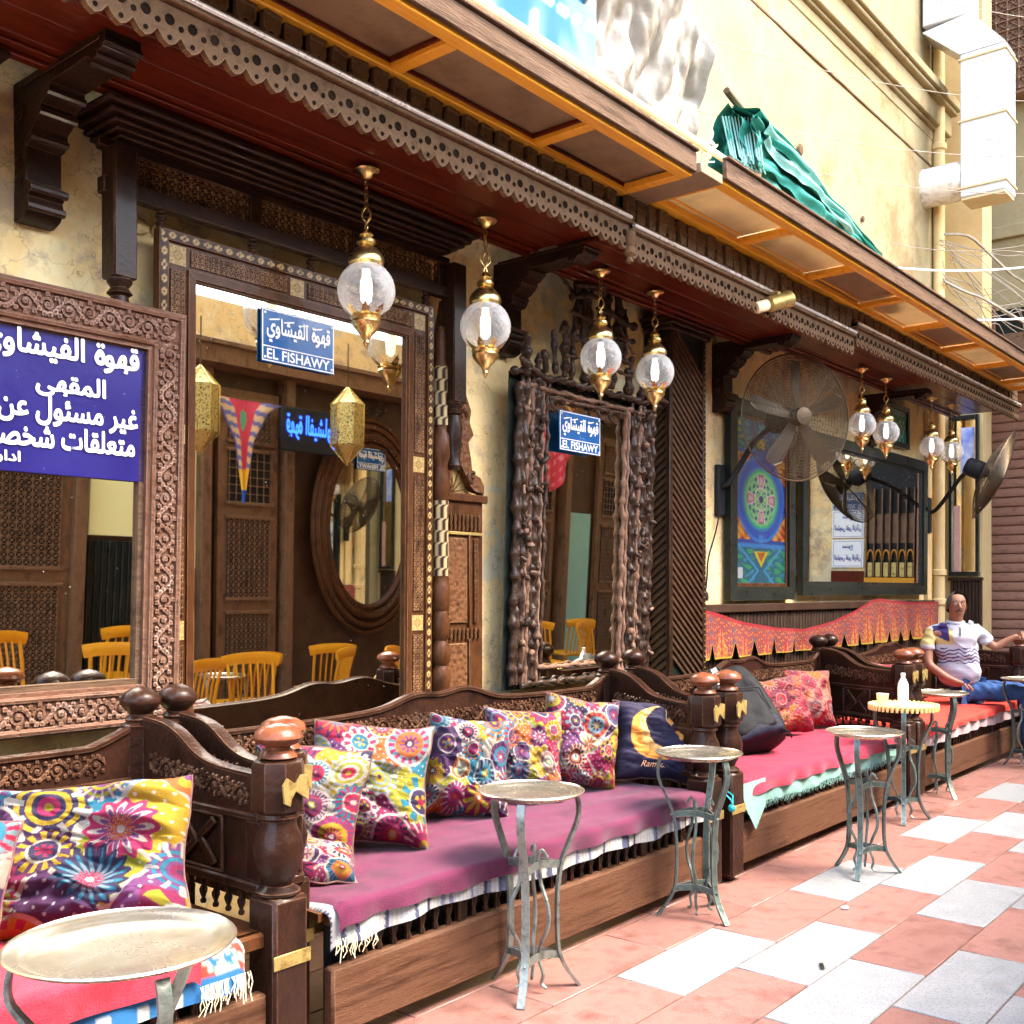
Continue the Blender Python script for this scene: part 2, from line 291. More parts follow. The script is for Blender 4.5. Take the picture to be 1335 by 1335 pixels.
    def prism(s, poly, a0, a1, ax='y', M=None):   # poly in the plane normal to ax, extruded a0..a1
        n = len(poly)
        def P(p, a): return {'y': (p[0], a, p[1]), 'x': (a, p[0], p[1]), 'z': (p[0], p[1], a)}[ax]
        V = [P(p, a0) for p in poly] + [P(p, a1) for p in poly]
        F = [tuple(range(n)), tuple(range(n, 2 * n))[::-1]] + [(i, i + n, (i + 1) % n + n, (i + 1) % n) for i in range(n)]
        if M is not None: V = [M @ Vector(p) for p in V]
        return s.add(V, F)
    def ball(s, c, r, n=8, m=5, sc=(1, 1, 1)):
        pr = [(max(.001, math.sin(PI * i / m)), -math.cos(PI * i / m)) for i in range(m + 1)]
        V = []
        for (a, z) in pr:
            for k in range(n):
                t = 2 * PI * k / n; V.append((c[0] + r * sc[0] * a * math.cos(t), c[1] + r * sc[1] * a * math.sin(t), c[2] + r * sc[2] * z))
        F = [(i * n + k, i * n + (k + 1) % n, (i + 1) * n + (k + 1) % n, (i + 1) * n + k) for i in range(m) for k in range(n)]
        return s.add(V, F)
    def build(s, name, m, parent=None, world=None, smooth=40, kind=None):
        me = bpy.data.meshes.new(name); V = s.v
        if world is not None: V = [(p[0] - world[0], p[1] - world[1], p[2] - world[2]) for p in V]
        me.from_pydata(V, [], s.f); me.update()
        fix_normals(me)
        return link(name, me, m, parent, smooth, kind)
import bmesh
def fix_normals(me):
    bm = bmesh.new(); bm.from_mesh(me); bmesh.ops.recalc_face_normals(bm, faces=bm.faces); bm.to_mesh(me); bm.free()
def link(name, me, m, parent=None, smooth=35, kind=None):
    for x in (m if isinstance(m, (list, tuple)) else [m]): me.materials.append(x)
    if smooth:
        me.polygons.foreach_set('use_smooth', [True] * len(me.polygons))
        try: me.set_sharp_from_angle(angle=R(smooth))
        except Exception: pass
    o = bpy.data.objects.new(name, me); S.collection.objects.link(o)
    if parent: o.parent = parent
    if kind: o['kind'] = kind
    return o
def grid_obj(name, P, C, m, parent=None, kind=None, smooth=True):
    """P (nv,nu,3) float array, C (nv,nu,3) colours or None"""
    nv, nu = P.shape[:2]; me = bpy.data.meshes.new(name)
    me.vertices.add(nv * nu); me.vertices.foreach_set('co', P.astype(np.float32).ravel())
    i = np.arange((nv - 1) * (nu - 1)); r_, c_ = i // (nu - 1), i % (nu - 1); a = r_ * nu + c_
    q = np.stack([a, a + 1, a + nu + 1, a + nu], 1).astype(np.int32); n = len(q)
    me.loops.add(n * 4); me.loops.foreach_set('vertex_index', q.ravel()); me.polygons.add(n)
    me.polygons.foreach_set('loop_start', (np.arange(n) * 4).astype(np.int32)); me.polygons.foreach_set('loop_total', np.full(n, 4, np.int32))
    me.update(calc_edges=True)
    if C is not None:
        at = me.color_attributes.new('Col', 'FLOAT_COLOR', 'POINT'); cc = np.ones((nv * nu, 4), np.float32); cc[:, :3] = C.reshape(-1, 3); at.data.foreach_set('color', cc.ravel())
    return link(name, me, m, parent, 180 if smooth else 0, kind)
def tag(o, label, cat, group=None, kind=None):
    o['label'] = label; o['category'] = cat
    if group: o['group'] = group
    if kind: o['kind'] = kind
    return o
def thing(name, label, cat, loc=(0, 0, 0), rot=(0, 0, 0), group=None):
    o = bpy.data.objects.new(name, None); S.collection.objects.link(o); o.location = loc; o.rotation_euler = rot; o.empty_display_size = .1
    return tag(o, label, cat, group)
def struct(o): o['kind'] = 'structure'; return o
def dup(root, loc, rot=None, label=None):
    r = root.copy(); S.collection.objects.link(r); r.location = loc
    if rot is not None: r.rotation_euler = rot
    if label: r['label'] = label
    def rec(a, b):
        for ch in list(a.children):
            c = ch.copy(); S.collection.objects.link(c); c.parent = b; rec(ch, c)
    rec(root, r); return r
def share(name, proto, loc, parent, rot=(0, 0, 0), sc=None, kind=None):
    o = bpy.data.objects.new(name, proto.data if hasattr(proto, 'data') else proto); S.collection.objects.link(o); o.location = loc; o.rotation_euler = rot; o.parent = parent
    if sc: o.scale = sc
    return o
def fbm(x, y, seed=0, oct=4):
    r_ = np.random.RandomState(seed); z = 0; a = 1.
    for k in range(oct):
        for j in range(3):
            th = r_.rand() * 6.28; ph = r_.rand() * 6.28; f = 2 ** k * (1 + r_.rand())
            z = z + a * np.sin((x * math.cos(th) + y * math.sin(th)) * f + ph) / 3
        a *= .55
    return z
def catmull(pts, n=6):
    P = [Vector(p) for p in pts]; out = []
    for i in range(len(P) - 1):
        p0 = P[max(i - 1, 0)]; p1 = P[i]; p2 = P[i + 1]; p3 = P[min(i + 2, len(P) - 1)]
        for k in range(n):
            t = k / n; out.append(.5 * ((2 * p1) + (-p0 + p2) * t + (2 * p0 - 5 * p1 + 4 * p2 - p3) * t * t + (-p0 + 3 * p1 - 3 * p2 + p3) * t ** 3))
    out.append(P[-1]); return out
# ------------------------------------------------------------------ writing
def _forms():
    m = {}
    for cp in range(0xFE70, 0xFEFD):
        d = unicodedata.decomposition(chr(cp)).split()
        if len(d) == 2: m.setdefault(chr(int(d[1], 16)), {})[d[0]] = chr(cp)
        elif len(d) == 3: m.setdefault(chr(int(d[1], 16)) + chr(int(d[2], 16)), {})[d[0]] = chr(cp)
    return m
AF = _forms()
def shape_ar(s):
    s2 = []; i = 0
    while i < len(s):
        if s[i:i + 2] in AF and s[i] == '\u0644': s2.append(s[i:i + 2]); i += 2
        else: s2.append(s[i]); i += 1
    out = []; f = lambda c, k: AF.get(c, {}).get(k)
    for i, c in enumerate(s2):
        pv = i > 0 and f(s2[i - 1], '<initial>') and f(c, '<final>'); nx = i < len(s2) - 1 and f(c, '<initial>') and f(s2[i + 1], '<final>')
        out.append(f(c, '<medial>' if pv and nx else '<final>' if pv else '<initial>' if nx else '<isolated>') or c)
    return ''.join(reversed(out))
def _txt(body, off=0.0, ext=0.0, shear=0.0):
    if body == '\ufe93':      # round letter with two dots, drawn as a ring
        n = 24; v = []; f = []
        for k in range(n):
            a = 2 * PI * k / n; c_, s_ = math.cos(a), math.sin(a); tp = .07 * max(0, s_) ** 4
            v += [(.27 + .19 * c_, .20 + .20 * s_ + tp, 0), (.27 + .09 * c_, .19 + .10 * s_, 0)]
        f = [(2 * k, (2 * k + 2) % (2 * n), (2 * k + 3) % (2 * n), 2 * k + 1) for k in range(n)]
        for dx in (.19, .36):
            o_ = len(v); v += [(dx, .56, 0), (dx + .055, .62, 0), (dx, .68, 0), (dx - .055, .62, 0)]; f.append((o_, o_ + 1, o_ + 2, o_ + 3))
        return np.array(v), f
    c = bpy.data.curves.new('txt', 'FONT'); c.body = body; c.offset = off; c.extrude = ext; c.shear = shear; c.resolution_u = 3
    o = bpy.data.objects.new('txt', c); me = bpy.data.meshes.new_from_object(o)
    v = np.array([p.co[:] for p in me.vertices]) if len(me.vertices) else np.zeros((0, 3)); f = [tuple(p.vertices) for p in me.polygons]
    bpy.data.objects.remove(o); bpy.data.curves.remove(c); bpy.data.meshes.remove(me); return v, f
def write(mb, s, M, height=None, width=None, arabic=False, off=.02, shear=0.0, z=0.0):
    """letters as thin relief on the plane of M (x right, y up, z out); anchored centre"""
    body = shape_ar(s) if arabic else s
    parts = []; sh = [(0, 0)] + [(off * math.cos(a), off * math.sin(a)) for a in np.linspace(0, 2 * PI, 7)[:-1]]
    if arabic:
        bar = _txt('|')[0]; bw = bar[:, 0].max()
        for i, ch in enumerate(body):
            if ch == ' ': continue
            x = (_txt(body[:i] + '|')[0][:, 0].max() - bw) if i else 0
            v, f = _txt(ch)
            if len(v):
                for k_, (a, b) in enumerate(sh): parts.append((v + np.array([x + a, b, (i % 3) * .002 + k_ * .006]), f))
    else:
        v, f = _txt(body, 0, 0, shear)
        for k_, (a, b) in enumerate(sh): parts.append((v + np.array([a, b, k_ * .002]), f))
    A = np.concatenate([p[0] for p in parts]); lo, hi = A.min(0), A.max(0)
    sx = (width / (hi[0] - lo[0])) if width else None; sy = (height / (hi[1] - lo[1])) if height else None
    sx = sx or sy; sy = sy or sx
    for v, f in parts:
        V = [M @ Vector(((p[0] - (lo[0] + hi[0]) / 2) * sx, (p[1] - (lo[1] + hi[1]) / 2) * sy, z + p[2] * .1)) for p in v]
        mb.add(V, f)
def plane_M(o, x, y):
    x = Vector(x).normalized(); y = Vector(y).normalized(); z = x.cross(y)
    return Matrix(((x.x, y.x, z.x, o[0]), (x.y, y.y, z.y, o[1]), (x.z, y.z, z.z, o[2]), (0, 0, 0, 1)))
def flat_build(mb, name, m, parent, world=None):
    me = bpy.data.meshes.new(name); V = mb.v
    if world is not None: V = [(p[0] - world[0], p[1] - world[1], p[2] - world[2]) for p in V]
    me.from_pydata(V, [], mb.f); me.update(); return link(name, me, m, parent, 0)
# relief helpers -----------------------------------------------------
def vine(mb, P, L_, h, r=.004, n=None, flip=1):
    """a scrolling vine along x 0..L_, half height h; P maps (x,z)->3D"""
    n = n or max(2, int(L_ / (h * 1.75))); st = L_ / n
    base = [P(x, h * .62 * math.sin(PI * x / st)) for x in np.linspace(0, L_, n * 8 + 1)]
    mb.tube(base, r, 4)
    for k in range(n):
        sg = 1 if k % 2 == 0 else -1; cx = (k + .5) * st; cz = -sg * h * .05
        pts = []
        for j in range(15):
            a = j / 14 * 2.4 * PI; rr = h * .62 * (1 - j / 17); pts.append(P(cx + rr * math.cos(a + PI) * .9, cz - sg * rr * math.sin(a) * .95))
        mb.tube(pts, [r * (1.1 - .03 * j) for j in range(15)], 4)
        c = P(cx, cz); mb.ball(c, r * 2.2, 5, 3)
        for dx, zz in ((-.38, .55), (.38, .55), (-.5, -.1), (.42, -.75), (-.42, -.75), (0, -1.02), (.12, .95), (-.15, .95)):
            c = P(cx + dx * st, cz + sg * h * .8 * zz); mb.ball(c, r * 1.6, 5, 3, (1.3, 1, 1.3))
        mb.tube([P(cx + .5 * st, cz), P(cx + .36 * st, cz + sg * h * .5), P(cx + .18 * st, cz + sg * h * .85)], [r, r * 1.7, r * .5], 4)
def rope(mb, A, B, r, up=(0, 0, 1)):
    A = Vector(A); B = Vector(B); L_ = (B - A).length; d = (B - A).normalized(); u = d.orthogonal().normalized(); v2 = d.cross(u)
    n = max(2, int(L_ / (r * 1.5)))
    for k in range(n):
        c = A + d * (k + .5) * L_ / n
        q = [(math.cos(a), math.sin(a)) for a in (0, PI / 3, 2 * PI / 3, PI, 4 * PI / 3, 5 * PI / 3)]
        V = [c + d * (-r * .75 + r * .5 * x) + u * x * r * .9 + v2 * y * r * .9 for x, y in q] + [c + d * (r * .75 + r * .5 * x) + u * x * r * .9 + v2 * y * r * .9 for x, y in q]
        V = [c + (p - c) * (1.0) for p in V]
        mb.add(V, [(i, (i + 1) % 6, (i + 1) % 6 + 6, i + 6) for i in range(6)] + [(5, 4, 3, 2, 1, 0), (6, 7, 8, 9, 10, 11)])
def lattice(mb, P, x0, x1, z0, z1, c, r=.0035, bead=.007, diag=True):
    """turned-wood screen: P maps (x,z) -> 3D"""
    nx = max(1, round((x1 - x0) / c)); nz = max(1, round((z1 - z0) / c)); dx = (x1 - x0) / nx; dz = (z1 - z0) / nz
    for i in range(nx + 1): mb.tube([P(x0 + i * dx, z0), P(x0 + i * dx, z1)], r, 4, False)
    for j in range(nz + 1): mb.tube([P(x0, z0 + j * dz), P(x1, z0 + j * dz)], r, 4, False)
    for i in range(nx + 1):
        for j in range(nz + 1): mb.ball(P(x0 + i * dx, z0 + j * dz), bead, 6, 3)
    if diag:
        for i in range(nx):
            for j in range(nz):
                cx, cz = x0 + (i + .5) * dx, z0 + (j + .5) * dz
                mb.tube([P(cx - dx * .5, cz - dz * .5), P(cx + dx * .5, cz + dz * .5)], r * .7, 3, False)
                mb.tube([P(cx - dx * .5, cz + dz * .5), P(cx + dx * .5, cz - dz * .5)], r * .7, 3, False)
                mb.ball(P(cx, cz), bead * .8, 5, 3)

# ================================================================== SETTING
gm = MB().box(-60, 80, -60, 60, -.06, -.03, 0); struct(gm.build('ground', GROUT, smooth=0))
pv = MB().box(-3, 12.7, -4.7, .1, -.03, -.007, 0).build('pavement', GROUT, smooth=0); struct(pv)
TL = .725; TW = .2925
def tile_mesh(m):
    return MB().box(-TL / 2 + .003, TL / 2 - .003, -TW / 2 + .003, TW / 2 - .003, -.022, 0, .003).build('tile', m, pv)
tr_, tw_ = tile_mesh(REDT), tile_mesh(WHT); first = {0: tr_, 1: tw_}; used = {0: False, 1: False}
rt = random.Random(3)
for k in range(-2, 6):
    yc = -1.473 - TW * (k + .5); x = 3.235 - TL * 4 + (TL / 2 if k % 2 else 0); j = 0
    while x < 12.4:
        wh = 1 if (k >= 0 and j % 2 == 0) else 0
        loc = (x + TL / 2, yc, rt.uniform(-.002, .001)); rr = (rt.uniform(-.002, .002), rt.uniform(-.001, .001), 0)
        if not used[wh]: o = first[wh]; used[wh] = True; o.location = loc; o.rotation_euler = rr
        elif 1.2 < x: o = share('tile', first[wh], loc, pv, rr)
        x += TL; j += 1
st = [MB(), MB()]
for k in list(range(-5, -2)) + list(range(6, 11)):
    yc = -1.473 - TW * (k + .5); x = .335 + (TL / 2 if k % 2 else 0); j = 0
    while x < 12.4:
        wh = 1 if (k >= 0 and j % 2 == 0) else 0
        st[wh].box(x + .002, x + TL - .002, yc - TW / 2 + .002, yc + TW / 2 - .002, -.022, 0, .002); x += TL; j += 1
for q, m in zip(st, (REDT, WHT)): q.build('outer_tiles', m, pv, kind='stuff')

# ---- cafe building
bd = thing('cafe_building', 'old cafe building with yellow stained plaster wall behind the benches and canopy', 'building', (4, 1.5, 0))
bw = bd.location
xs = np.linspace(-2, 11.45, 300); zs = np.linspace(0, 3.5, 80); X, Z = np.meshgrid(xs, zs)
near = np.clip((7.5 - X) / 4, .25, 1)
Yd = -.012 - .016 * near * fbm(X * 2.2, Z * 2.2, 3, 5) - .010 * near * (fbm(X * 3, Z * 3, 8, 4) > .25)
P = np.stack([X - bw[0], Yd - bw[1], Z], -1)
grid_obj('plaster_wall', P, None, PLA, bd)
MB().box(-2, 11.45, .02, 3, 0, 3.45, 0).build('wall', PLA, bd, bw)
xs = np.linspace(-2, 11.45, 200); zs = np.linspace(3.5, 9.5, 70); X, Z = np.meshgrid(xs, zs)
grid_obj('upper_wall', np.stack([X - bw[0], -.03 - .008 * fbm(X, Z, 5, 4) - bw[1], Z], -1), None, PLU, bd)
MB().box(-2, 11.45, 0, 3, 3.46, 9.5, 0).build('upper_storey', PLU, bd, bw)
c = MB()
for (y, z0, z1) in ((.045, 6.0, 6.10), (.08, 6.10, 6.13), (.12, 6.13, 6.34), (.18, 6.34, 6.38), (.21, 6.38, 6.47)): c.box(-2, 11.5 + y * .3, -y, -.02, z0, z1, .01)
c.build('cornice', PLU, bd, bw)
MB().box(-2, 11.45, -.045, -.02, 5.72, 5.74, .003).build('string_line', FAS, bd, bw)
b = MB()
for x, z, r_ in ((8.0, 4.9, .05), (8.05, 4.55, .035), (9.0, 4.2, .04), (8.6, 4.55, .03), (9.3, 4.7, .03), (9.7, 4.4, .035)):
    b.lathe([(r_, 0), (r_ * .8, .01), (r_ * .3, .012)], (0, 0, 0), 9, Matrix.Translation((x, -.04, z)) @ Matrix.Rotation(R(90), 4, 'X'))
b.build('plaster_scar', FAS, bd, bw)
def pipe(name, x, y, z0, z1, r_, m, label, rings, group=None):
    t = thing(name, label, 'pipe', (x, y, z0), group=group)
    MB().lathe([(r_, 0), (r_, z1 - z0)], n=14).build('pipe_run', m, t)
    for z in rings: MB().lathe([(r_ + .004, 0), (r_ + .018, .01), (r_ + .018, .06), (r_ + .004, .07)], (0, 0, z - z0), 14).build('collar', m, t)
    return t
pipe('drainpipe', 5.93, -.10, 3.4, 9.4, .05, CREAM, 'left cream drainpipe of the close pair beside the plastic tarp', (4.2, 6.3), 'twin drainpipes on the upper wall')
pipe('drainpipe', 6.12, -.10, 3.4, 9.4, .052, CREAM, 'right cream drainpipe of the close pair beside the plastic tarp', (4.6, 6.8), 'twin drainpipes on the upper wall')
pipe('drainpipe', 11.22, -.09, .1, 9.4, .058, ORANGEP, 'ochre drainpipe running down the far corner behind the seated man', (1.25, 1.55, 3.3, 5.9))
MB().box(11.0, 11.13, -.05, -.015, 1.3, 3.2, .004).build('pilaster', ORANGEP, bd, bw)

rs_ = random.Random(9)
for k in range(15):
    x = 2.2 + k * .105; m_ = MB(); m_.ball((x, -.03, 2.765), .05, 9, 6, (rs_.uniform(.8, 1.25), .5, rs_.uniform(.5, .8)))
    m_.v = [(a + rs_.uniform(-.004, .004), b + rs_.uniform(-.004, .004), c_ + rs_.uniform(-.004, .004)) for a, b, c_ in m_.v]; m_.build('rubble_stone', PLA, bd, bw)

# ---- return wall and end wall with the shutter
rw = thing('return_wall', 'narrow dark wall pier with a tall mirror between the ochre pipe and brown shutter', 'wall', (11.9, .3, 0)); rl = rw.location
MB().box(11.78, 12.1, -.36, 2.9, 0, 9.4, .004).build('wall', ORANGEP, rw, rl)
for k in range(9): MB().box(11.74, 11.775, -.36 + k * .036, -.36 + k * .036 + .028, .1, 1.5, .003).build('slat', DSL, rw, rl)
MB().box(11.72, 11.775, -.37, -.02, 1.505, 1.54, .004).build('dado_cap', DSL, rw, rl)
tm = thing('tall_mirror', 'tall narrow mirror with a grey frame on the pier beside the shutter', 'mirror', (11.76, -.18, 1.6)); tl = tm.location
f = MB(); f.box(11.72, 11.775, -.33, -.30, 1.6, 3.25); f.box(11.72, 11.775, -.06, -.03, 1.6, 3.25); f.box(11.71, 11.775, -.335, -.03, 1.56, 1.6); f.box(11.72, 11.775, -.3, -.06, 3.2, 3.25); f.build('frame', BLK, tm, tl)
MB().box(11.75, 11.772, -.3, -.06, 1.602, 3.198, 0).build('mirror_pane', MIR, tm, tl)
MB().box(11.742, 11.7495, -.285, -.15, 2.62, 3.12, .001).build('poster', mat('pale_blue_poster', (.12, .26, .8), (.75, .82, .95), scale=8, rough=.4), tm, tl)
MB().box(11.742, 11.7495, -.14, -.075, 1.602, 2.3, .001).build('pink_strip', PINK, tm, tl)
ew = thing('end_wall', 'pinkish end wall across the alley behind the shutter and signs', 'wall', (12.9, -2, 0)); el = ew.location
MB().box(12.68, 13.1, -4.7, 1.6, 0, 4.1, 0).build('wall', PLA, ew, el)
sh = thing('roller_shutter', 'brown horizontal slatted shop shutter closing the right end of the terrace', 'shutter', (12.6, -.44, 0)); sl = sh.location
z = .04; k = 0; proto = None
while z < 3.62:
    if proto is None:
        proto = MB().prism([(0, 0), (-.022, .012), (-.03, .05), (-.014, .094), (0, .1)], -.25, .25, 'x')
        proto.v = [(p[1] * 1.0, p[0], p[2]) for p in proto.v]
        proto = proto.build('slat', SHUT, sh); proto.location = (.05, 0, z)
    else: share('slat', proto, (.05, 0, z), sh, (0, R(random.uniform(-.5, .5)), 0))
    z += .104
MB().box(12.655, 12.672, -.72, -.16, 0, 3.66, 0).build('back_plate', SHUT, sh, sl)
for y in (-.17, -.71): MB().box(12.6, 12.67, y - .02, y + .02, 0, 3.66).build('guide_rail', SHUT, sh, sl)
# signs on the end wall, seen in the big mirror
def notice(y, z, label):
    t = thing('notice', label, 'sign', (12.67, y, z), group='white notices on the end wall'); M = plane_M((-.012, 0, 0), (0, -1, 0), (0, 0, 1))
    MB().box(-.01, 0, -.2, .2, -.17, .17).build('board', LET, t)
    m = MB(); write(m, '\u0645\u0645\u0646\u0648\u0639', M @ Matrix.Translation((0, .075, 0)), width=.13, height=.07, arabic=True)
    write(m, '\u0627\u0644\u062c\u0644\u0648\u0633 \u0644\u063a\u064a\u0631 \u0627\u0644\u0632\u0628\u0627\u0626\u0646', M @ Matrix.Translation((0, -.05, 0)), width=.33, height=.09, arabic=True)
    flat_build(m, 'lettering', INK, t)
    f = MB()
    for a, b_, c_, d in ((-.18, .18, .148, .152), (-.18, .18, -.152, -.148), (-.18, -.176, -.15, .15), (.176, .18, -.15, .15)): f.box(-.0125, -.0105, a, b_, c_, d, 0)
    f.build('border_line', INK, t)
for y, z, l in ((-1.58, 2.19, 'upper white notice with blue writing under the blue name plate'), (-1.58, 1.83, 'lower white notice with blue writing under the blue name plate'),
                (-2.42, 2.19, 'upper white notice with blue writing beside the dark post on the end wall'), (-2.42, 1.83, 'lower white notice with blue writing beside the dark post on the end wall')): notice(y, z, l)
MB_ = MB().box(12.62, 12.675, -2.18, -2.08, 0, 3.4); MB_.box(12.64, 12.675, -1.78, -1.38, .1, 1.62); tag(MB_.build('wood_panel', WR), 'reddish boarded panel and dark post on the end wall', 'panel')
fb = thing('lit_arcade', 'yellow wooden arcade front with gilt arches on the end wall seen in the wide mirror', 'shopfront', (12.6, -1.05, 0)); fl = fb.location
MB().box(12.655, 12.672, -1.36, -.74, 0, 3.3, 0).build('dark_backing', BLACK, fb, fl)
for k in range(7): MB().box(12.6, 12.65, -.76 - k * .095 - .008, -.76 - k * .095 + .008, 1.55, 2.6).build('post', OPM, fb, fl)
for k in range(6):
    a = MB(); y0 = -.76 - k * .095 - .0475
    a.tube([(12.62, y0 + .040 * math.cos(t), 1.75 + .12 * math.sin(t)) for t in np.linspace(0, PI, 9)], .009, 5); a.build('arch', YCH, fb, fl)
    MB().box(12.61, 12.65, y0 - .03, y0 + .03, 1.55, 1.72).build('gilt_panel', BRP, fb, fl)
MB().box(12.60, 12.65, -1.35, -.75, 1.42, 1.54).build('yellow_board', YCH, fb, fl)
MB().box(12.652, 12.656, -1.35, -.75, 1.95, 2.3, 0).build('glazed_panel', OPM, fb, fl)
for k in range(5): MB().box(12.61, 12.65, -1.35, -.75, .4 + k * .2, .56 + k * .2).build('plinth_board', DSL, fb, fl)

# ---- far buildings above
fbld = thing('far_building', 'tall pale yellow building rising behind the end of the alley', 'building', (15, -2, 0)); q = fbld.location
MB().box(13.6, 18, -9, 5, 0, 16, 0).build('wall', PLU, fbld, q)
MB().box(13.55, 13.6, -1.7, .9, 5.6, 5.75, .01).build('ledge', PLU, fbld, q)
wb = MB(); wb.box(13.35, 13.6, -1.2, .3, 7.2, 9.6); wb.build('window_box', mat('dull_brown_wood', (.22, .13, .09), (.3, .19, .14), rough=.6), fbld, q)
lm = MB(); lattice(lm, lambda x, z: (13.33, x, z), -1.2, .3, 7.25, 9.6, .12, .012, .02, True); lm.build('lattice', OPM, fbld, q, kind='stuff')
MB().box(13.56, 13.62, -.42, .02, 3.8, 4.75).build('window', BLK, fbld, q)
for a in (-.43, .03): MB().box(13.5, 13.6, a - .04, a + .04, 3.8, 4.8).build('frame', WF, fbld, q)
MB().box(13.3, 13.6, -3.2, -.5, 4.25, 4.4).build('balcony_slab', OR, fbld, q)
sb = thing('side_tower', 'cream plaster pier at the corner just behind the white air duct', 'building', (12.4, 1, 0)); q = sb.location
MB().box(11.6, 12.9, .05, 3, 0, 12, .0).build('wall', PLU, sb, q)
fa = thing('far_awning', 'distant wooden awning with orange framed pale panels at the alley end', 'awning', (12.1, -1.8, 3.8)); q = fa.location
for k in range(5):
    y = -.25 - k * .75
    MB().box(11.5, 12.6, y - .03, y + .03, 3.78, 3.84).build('crossbar', OR, fa, q)
    MB().box(11.6, 12.5, y - .68, y - .07, 3.83, 3.845).build('panel', PLYL, fa, q)
    f = MB()
    f.box(11.68, 12.42, y - .60, y - .56, 3.80, 3.828); f.box(11.68, 12.42, y - .19, y - .15, 3.80, 3.828); f.build('inner_frame', OR, fa, q)
for x in (11.5, 12.05, 12.58): MB().box(x - .03, x + .03, -4.0, -.2, 3.76, 3.80).build('rail', OR, fa, q)
MB().box(11.44, 11.48, -4.0, -.2, 3.76, 3.98).build('fascia', FAS, fa, q)

# ---- opposite side of the alley (seen in the mirrors)
op = thing('opposite_shopfront', 'dark wooden shopfront across the alley that the mirrors show', 'shopfront', (5, -4.8, 0)); q = op.location
MB().box(-2.5, 13, -5.2, -4.62, 0, 3.5, 0).build('wall', OPW, op, q)
MB().box(-2.5, 13, -4.6, -4.3, 3.25, 3.4).build('lintel', OPM, op, q)
def door(x0, x1):
    t = MB(); t.box(x0, x1, -4.60, -4.54, 0, 3.1)
    t.build('door_panel', OPM, op, q)
    for z0, z1, cc, dg in ((2.1, 2.55, .07, False), (1.25, 1.95, .055, True), (.35, 1.1, .05, True), (2.65, 3.0, .05, True)):
        MB().box(x0 + .1, x1 - .1, -4.545, -4.530, z0, z1, 0).build('dark_opening', BLACK, op, q)
        l = MB(); lattice(l, lambda x, z: (x, -4.515, z), x0 + .1, x1 - .1, z0, z1, cc, .005, .012, dg); l.build('lattice', OPM, op, q, kind='stuff')
        f = MB(); f.box(x0 + .07, x1 - .07, -4.54, -4.5, z1, z1 + .03); f.box(x0 + .07, x1 - .07, -4.54, -4.5, z0 - .03, z0); f.build('rail', OPM, op, q)
for a, b_ in ((3.1, 4.2), (5.6, 6.25), (8.6, 9.5), (9.7, 10.4), (1.2, 2.2), (11.3, 12.1)): door(a, b_)
for x in (4.25, 4.95, 5.45, 6.35, 8.4, 10.6): MB().box(x - .05, x + .05, -4.62, -4.48, 0, 3.25).build('post', OPM, op, q)
MB().box(4.36, 5.4, -4.60, -4.57, 1.5, 2.95).build('yellow_wall_patch', PLG, op, q)
for k in range(18): MB().box(4.36 + k * .058, 4.36 + k * .058 + .045, -4.60, -4.56, 0, 1.46).build('dado_slat', BLK, op, q)
MB().box(7.95, 8.35, -4.60, -4.57, 1.2, 3.1).build('yellow_wall_patch', PLG, op, q)
MB().box(2.3, 3.0, -4.60, -4.57, 1.4, 3.1).build('yellow_wall_patch', PLG, op, q)
MB().box(10.7, 11.2, -4.60, -4.57, 0, 2.1).build('turquoise_door', TEAL, op, q)
MB().box(-2.5, 13, -4.6, -4.25, 3.4, 3.44).build('canopy_board', OPM, op, q)
pw = thing('opposite_upper_wall', 'low pale plaster parapet above the opposite shopfront', 'wall', (5, -5.3, 3.5)); q = pw.location
MB().box(-2.5, 13, -5.6, -5.2, 3.5, 4.05, 0).build('wall', PLA, pw, q)
